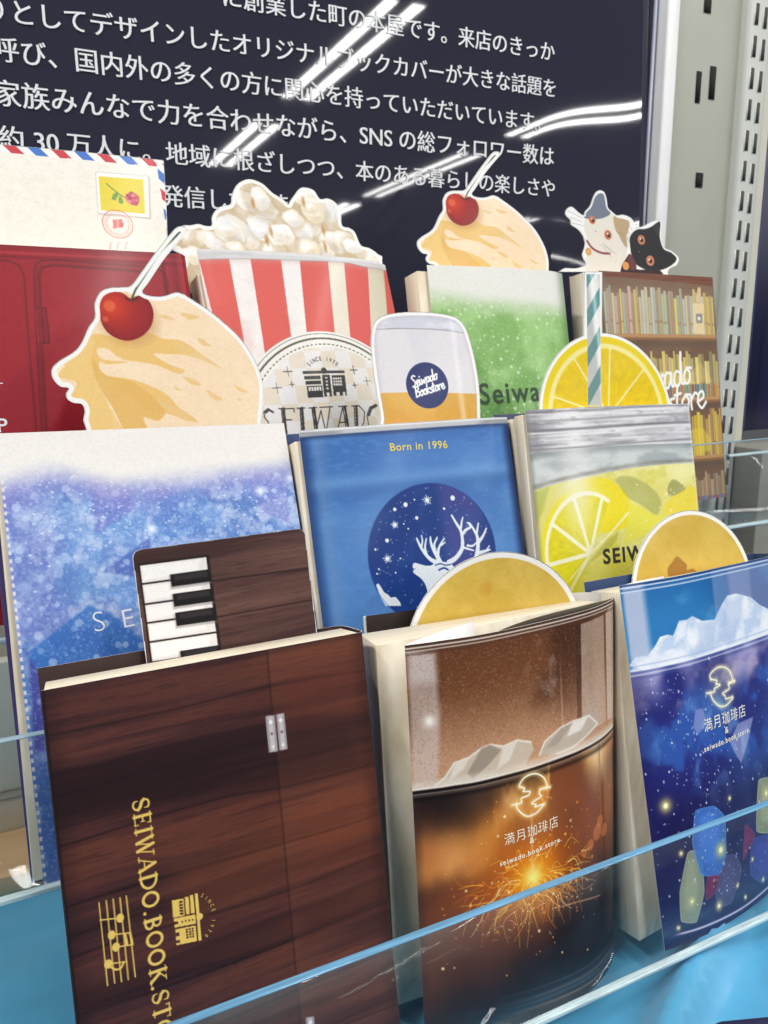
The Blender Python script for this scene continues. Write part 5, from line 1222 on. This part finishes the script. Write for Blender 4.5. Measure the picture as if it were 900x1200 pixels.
def art_pop(a):
    a.fill((212, 198, 170)); f = f2; r_ = random.Random(11)
    K_ = [((75, 250), 5.0), ((125, 255), 5.4), ((180, 265), 5.0), ((60, 320), 5.5), ((210, 200), 7.2), ((270, 105), 6.8), ((330, 105), 6.6), ((300, 70), 5.2), ((365, 150), 5.2), ((290, 160), 5.6), ((345, 210), 6.0), ((290, 255), 6.6), ((335, 270), 5.8), ((400, 200), 5.2), ((420, 250), 6.0), ((455, 170), 5.6), ((505, 110), 6.2), ((540, 150), 6.0), ((585, 150), 6.2), ((605, 200), 6.4), ((480, 215), 6.4), ((530, 215), 6.2), ((570, 255), 5.6), ((455, 295), 6.0), ((520, 300), 5.6), ((395, 295), 5.0), ((640, 270), 7.2), ((690, 290), 5.5), ((740, 320), 5.6), ((240, 290), 4.2), ((590, 300), 4.6)]
    r_.shuffle(K_)
    s0, b0 = a.s, a.b
    for q, r in K_:
        sd = r_.randrange(50); a.s = s0 + 3.2 * (fbm(s0 / 4.5, b0 / 4.5, sd, 3) - .5); a.b = b0 + 3.2 * (fbm(s0 / 4.5, b0 / 4.5, sd + 60, 3) - .5)
        r *= 1.62; p = a.P(f(q))[0]; a.disc(p + [.3, .8], r * 1.02, (190, 168, 134), .5, mm=True, soft=3.)
        tone = r_.choice([(234, 232, 226), (238, 236, 232), (232, 226, 214), (228, 216, 190)])
        for j in range(r_.choice((3, 4))):
            t = r_.uniform(0, 6.28); c = p + np.array([math.cos(t), math.sin(t) * .8]) * r * r_.uniform(.1, .42); rr = r * r_.uniform(.5, .8); ry = rr * r_.uniform(.65, .95)
            a.disc(c + [.1, .4], rr * 1.03, (200, 184, 158), .5, mm=True, soft=1.5, ry=ry * 1.03); a.disc(c, rr, tone, 1, mm=True, soft=1.0, ry=ry); a.disc(c - [rr * .15, ry * .3], rr * .7, (248, 248, 248), .8, mm=True, soft=2.6, ry=ry * .55); a.disc(c + [rr * .2, ry * .5], rr * .5, r_.choice([(212, 198, 172), (204, 206, 214)]), .5, mm=True, soft=2.4, ry=ry * .4)
    a.s, a.b = s0, b0
    for q in ((310, 122), (500, 118), (575, 225), (378, 228), (362, 262), (582, 288)): a.disc(f(q)[0], 1.0, (176, 120, 58), .75, soft=1.2, ry=3.)
    for q, c in (((210, 190), (206, 214, 226)), ((300, 235), (210, 216, 226)), ((600, 140), (212, 218, 226)), ((345, 190), (214, 218, 226))): a.glow(f(q)[0], 3.4, c, .45)
SPf = SPo.flat(); p = SPf.P(POP, 17.2)
card('popcorn_bookmark', SPf, spline(p, True, 4), art_pop, .3, 17.2, 'white-edged popcorn heap bookmark, standing in the red and white striped book', border=2.3)

SG = Surf((226.93, 418.33, 44.22), -.5, 13.4, -.57, 167, top=[(0, .4), (27, -.9), (66, -.7), (90, 1.3), (102, 5.5)])


def art_green(a):
    watercolour(a, ((140, 186, 110), (158, 200, 128), (116, 164, 88), (178, 212, 150)), 80)
    m, y0 = curve_mask(a, [(500, 345), (540, 348), (600, 355), (670, 362)], 1); d = a.b - y0 + 5 * (a.n(16, 8, 4) - .5)
    a.mix(.7 * ss(40, 85, d), (92, 140, 72)); a.mix(.35 * ss(60, 100, d), (70, 118, 62))
    a.poly([(540, 380), (600, 365), (620, 420), (560, 440)], (112, 160, 84), .4, soft=3); a.poly([(505, 440), (560, 420), (600, 500), (505, 510)], (84, 138, 70), .4, soft=3)
    fizz(a, 230, 4, (0, 18), (95, 100), (214, 232, 200), (.35, .5, .7, 1.0), (.3, .85)); gr = a.n(.9, .9, 61, 2); a.mix(.2 * ss(.6, .7, gr), (206, 228, 186))
    a.mix(ss(12, -6, d), (228, 228, 222)); u = a.s / a.S.L; a.mix(.4 * ss(.9, 1, u), (76, 110, 60) )

bk = thing('green_soda_book', SG, 'book in a white and green bubbly cover, back row between the popcorn and bookcase books', 'book')
cv = cover(bk, SG, art_green, .38, [(102, 5.5), (103, 8), (102.5, 13), (100, 16), (50, 17), (0, 17)], mat=SILK, inside=(200, 204, 190), rest_col=(120, 150, 100))
lettering(cv, SG, 'Seiwado', (563, 474), (662, 468), plain('green_ink', (38, 64, 38), .5), spacing=1.15, hs=1.05, bold=.02)
page_block(bk, SG, [(-6, 2.5), (101, 7), (100, 15.5), (-8, 15.5)], [(-6, 2.5), (101, 7), (100, 15.5), (-8, 15.5)], 2, 164)
# the same ice-cream bookmark again, seen in the green book
ice2 = bpy.data.objects.new('ice_cream_bookmark', ice.data); COL.objects.link(ice2)
tag(ice2, 'smaller ice-cream scoop bookmark with a cherry, standing in the green soda book before the sign', 'bookmark', 'ice-cream bookmarks'); tag(ice, group='ice-cream bookmarks')
Mg = SG.matrix(); sc = 1.0
chl = SI.loc(*SI.P(f1((494, 708))[0], ic), ic); SGf = SG.flat(); tgt = SGf.loc(*SGf.P((541.5, 247), 16.2), 16.2)
off = np.array(tgt) / 1000 - np.array(chl) / 1000 * sc
ice2.matrix_world = Mg @ Matrix.Translation(Vector(off)) @ Matrix.Diagonal((sc * 1.12, 1, sc, 1)) @ Matrix.Identity(4)
off2 = np.array(tgt) / 1000 - np.array([chl[0] * sc * 1.12, chl[1], chl[2] * sc]) / 1000
ice2.matrix_world = Mg @ Matrix.Translation(Vector(off2)) @ Matrix.Diagonal((sc * 1.12, 1, sc, 1))

SBk = Surf((365.86, 430.65, 45.54), .65, 11.0, -1.0, 163, w=108)


def art_case(a):
    a.fill((112, 84, 66)); f = Z(700, 310, 4.1375); a.mix(.5 * ss(.4, .7, a.n(20, 20, 3)), (132, 106, 86)); r_ = random.Random(7)
    w = a.S.L; H0 = a.P(f((300, 35)))[1] if False else 0
    bb = lambda x, y: a.P(f((x, y)))[0][1]
    a.mix(.5 * ss(6, 20, a.b) * ss(34, 20, a.b), (150, 138, 124))
    rows = [(bb(300, 92), bb(300, 338), 300), (bb(300, 400), bb(420, 645), 420), (bb(500, 680), bb(520, 925), 520), (bb(540, 985), bb(550, 1190), 550), (bb(540, 1190) + 6, bb(540, 1190) + 36, 0)]
    pal = [[(196, 186, 160), (206, 190, 150), (176, 150, 118), (188, 160, 126), (200, 204, 190), (190, 206, 190), (170, 190, 160), (228, 206, 110), (220, 190, 100), (206, 170, 160)], [(150, 140, 96), (214, 196, 110), (226, 206, 120), (196, 170, 110), (200, 180, 130)], [(196, 176, 90), (226, 206, 70), (186, 150, 90), (160, 120, 80), (206, 160, 60)], [(190, 160, 120), (170, 140, 110), (180, 150, 120), (150, 130, 110)], [(120, 130, 170), (150, 90, 70), (170, 140, 100)]]
    for j, (b0, b1, _) in enumerate(rows):
        x = 3.0
        while x < w - 2:
            t = r_.uniform(1.8, 3.4); h = (b1 - b0) * r_.choice([.72, .8, .86, .92, .78]); c = np.array(r_.choice(pal[j])) * r_.uniform(.85, 1.05)
            a.poly([(x, b1 - h), (x + t - .25, b1 - h), (x + t - .25, b1), (x, b1)], c, .95, mm=True)
            a.poly([(x, b1 - h), (x + .45, b1 - h), (x + .45, b1), (x, b1)], np.minimum(c * 1.2, 250), .6, mm=True); a.line([(x + t - .15, b1 - h), (x + t - .15, b1)], .3, (90, 70, 54), .8, mm=True)
            if r_.random() < .5: a.poly([(x, b1 - h * .3), (x + t - .3, b1 - h * .3), (x + t - .3, b1 - h * .25), (x, b1 - h * .25)], (150, 110, 70), .6, mm=True)
            x += t
        if j == 1:
            a.poly([(20, b1 - 19), (60, b1 - 19), (86, b1 - 10), (92, b1 - 3), (20, b1)], (226, 206, 110), .6, mm=True, soft=1.)
            x = 12
            while x < w - 2: a.poly([(x, b1 - 9.5), (x + 2.4, b1 - 9.5), (x + 2.4, b1), (x, b1)], r_.choice([(150, 70, 60), (110, 130, 140), (196, 140, 70), (130, 140, 110), (180, 110, 60), (90, 110, 130)]), .95, mm=True); x += 2.7
        if j == 3:
            x = 40
            while x < w - 2: a.poly([(x, b1 - 11), (x + 3.4, b1 - 11), (x + 3.4, b1), (x, b1)], r_.choice([(96, 112, 160), (150, 92, 70), (110, 126, 166)]), .9, mm=True); x += 3.8
        if j == 2: a.poly(f((455, 800), (510, 790), (555, 850), (550, 900), (470, 930)), (226, 200, 70), .55, soft=1.5)
        a.poly([(0, b1), (w, b1), (w, b1 + 3.6), (0, b1 + 3.6)], (186, 140, 92), mm=True); a.poly([(0, b1 + 2.2), (w, b1 + 2.2), (w, b1 + 4.2), (0, b1 + 4.2)], (140, 96, 62), .9, mm=True); a.poly([(0, b1 + 4.2), (w, b1 + 4.2), (w, b1 + 9), (0, b1 + 9)], (92, 74, 62), .55, mm=True, soft=3)
    a.mix(.2 * ss(.95, .5, a.b / 60.), (168, 148, 128))
    bot = f((462, 188), (516, 190), (520, 338), (466, 335)); a.poly(bot, (226, 206, 160)); a.poly(f((478, 170), (488, 110), (500, 112), (504, 185), (476, 185)), (220, 190, 140)); a.poly(f((478, 238), (508, 238), (510, 285), (480, 285)), (150, 140, 136)); a.disc(f((493, 262))[0], 1.4, (232, 228, 224))
    a.poly(f((500, 470), (560, 570), (420, 570)), (240, 216, 130), .35, soft=2)
    top = a.b; m, yt = curve_mask(a, f((30, 58), (300, 78), (550, 104)), .4); a.mix(1 - m, (112, 66, 50)); a.mix((1 - m) * .5 * ss(.4, .7, a.n(20, 1, 5)), (138, 86, 66)); a.mix(ss(2.4, .2, a.s) , (92, 66, 54)); a.mix(ss(w - 1.2, w - .4, a.s) * .7, (120, 90, 70))
    wt = (244, 242, 238)
    hand(a, 'Seiwado', (738, 468), (811, 449), 1.9, wt, hs=1.05); hand(a, 'Bookstore', (740, 497), (827, 477), 1.9, wt)

bk = thing('bookcase_book', SBk, 'book in a cover printed as brown shelves of books, back row right beside the upright', 'book')
cover(bk, SBk, art_case, .36, [(108, 0), (109, 1), (109.2, 5), (109, 14), (107, 16), (50, 16.5), (-12, 16)], mat=SILK, inside=(120, 96, 80), rest_col=(110, 84, 66))
page_block(bk, SBk, [(-11, 1.5), (107, 1), (107, 15), (-13, 15)], [(-11, 1.5), (107, 1), (107, 15), (-13, 15)], 2, 162)
fc = Z(640, 210, 4.5)
CATS = fc((198, 620), (198, 492), (190, 488), (72, 488), (72, 484), (100, 468), (150, 470), (185, 462), (212, 448), (200, 425), (190, 400), (198, 370), (205, 340), (198, 310), (188, 288), (165, 262), (132, 240), (128, 215), (105, 192), (102, 170), (118, 148), (140, 146), (172, 175), (198, 190), (206, 168), (232, 140), (246, 100), (262, 68), (285, 57), (308, 70), (320, 110), (326, 150), (350, 172), (372, 190), (402, 186), (435, 196), (458, 215), (464, 240), (462, 252), (490, 252), (515, 245), (545, 228), (575, 216), (600, 213), (610, 240), (606, 305), (624, 360), (660, 376), (692, 402), (700, 425), (685, 455), (640, 488), (640, 620))


def art_cats(a):
    a.fill((240, 240, 238)); f = fc; cream_ = (226, 220, 210)
    B = lambda q, c, al=1., s=True: a.poly(f(*q), c, al, smooth=s, soft=.35)
    B(((208, 205), (260, 200), (330, 180), (370, 200), (410, 240), (440, 300), (420, 420), (410, 560), (200, 560), (205, 440), (215, 400), (215, 320), (200, 260)), cream_)
    B(((195, 200), (205, 175), (235, 150), (255, 100), (280, 75), (305, 85), (318, 150), (340, 180), (300, 205), (240, 212)), (112, 120, 138)); B(((355, 195), (380, 205), (410, 210), (440, 230), (420, 300), (380, 290), (360, 250)), (186, 160, 124)); B(((380, 280), (420, 300), (425, 360), (400, 330)), (176, 152, 118), .9)
    for q, r in (((243, 215), 3.0), ((326, 294), 3.5)):
        a.disc(f(q)[0], r, (206, 132, 96)); a.disc(f(q)[0], r * .82, (178, 98, 66), .6, soft=1.); a.disc(f((q[0] + 3, q[1] + 2))[0], r * .45, (54, 36, 32)); a.disc(f((q[0] - 2, q[1] - 6))[0], r * .2, (250, 240, 230))
    a.disc(f((262, 275))[0], .6, (176, 150, 140)); a.line(f((215, 325), (245, 365), (290, 388), (335, 392)), 1.7, (142, 74, 80), smooth=True); a.disc(f((223, 382))[0], 2.7, (206, 150, 92)); a.disc(f((223, 382))[0], 1.6, (222, 172, 112), .8, soft=.6)
    for q in (((110, 165), (190, 205)), ((125, 200), (190, 225)), ((135, 230), (195, 245)), ((290, 345), (345, 410)), ((300, 340), (370, 395)), ((310, 352), (345, 385)), ((385, 240), (440, 330)), ((400, 225), (450, 300)), ((415, 215), (455, 270))): a.line(f(*q), .35, (150, 150, 150), .9)
    B(((440, 330), (450, 290), (480, 265), (520, 262), (555, 250), (585, 228), (604, 226), (600, 300), (618, 365), (660, 388), (688, 420), (660, 455), (600, 480), (520, 475), (460, 430)), (36, 36, 40)); B(((395, 470), (420, 420), (440, 395), (460, 430), (480, 475), (600, 480), (610, 560), (400, 560)), (52, 36, 40)); B(((430, 410), (445, 395), (475, 450), (470, 480), (440, 470)), (104, 58, 62))
    for q, r in (((502, 320), 3.4), ((549, 430), 3.7)):
        a.disc(f(q)[0], r, (206, 140, 108)); a.disc(f(q)[0], r * .8, (176, 100, 72), .6, soft=1.); a.disc(f((q[0] + 2, q[1] + 2))[0], r * .42, (48, 34, 32)); a.disc(f((q[0] - 5, q[1] - 6))[0], r * .2, (246, 236, 226))
    a.disc(f((492, 382))[0], .5, (110, 104, 106)); a.disc(f((420, 457))[0], 3.0, (214, 150, 84)); B(((575, 240), (598, 235), (594, 300), (575, 280)), (60, 56, 60), .7)
p = SBk.P(CATS, 15.6)
card('cats_bookmark', SBk, spline(p, True, 3), art_cats, .3, 15.6, 'die-cut bookmark of a calico cat and a black cat, standing in the bookcase book', border=1.3)
nvb = link('navy_pouch', box_mesh('navy_pouch', (0, -60, -60), (90, 0, 0)), None, (plain('navy_cloth', (32, 34, 66), .6, var=.2, scale=80),)); bevel(nvb, 4, 4)
nvb.location = (.189, .150, (BASE - 223.5) / 1000); nvb.rotation_euler = (0, 0, math.radians(-20))
tag(nvb, 'dark navy edge of a pouch at the bottom right corner, below the acrylic lip', 'pouch')
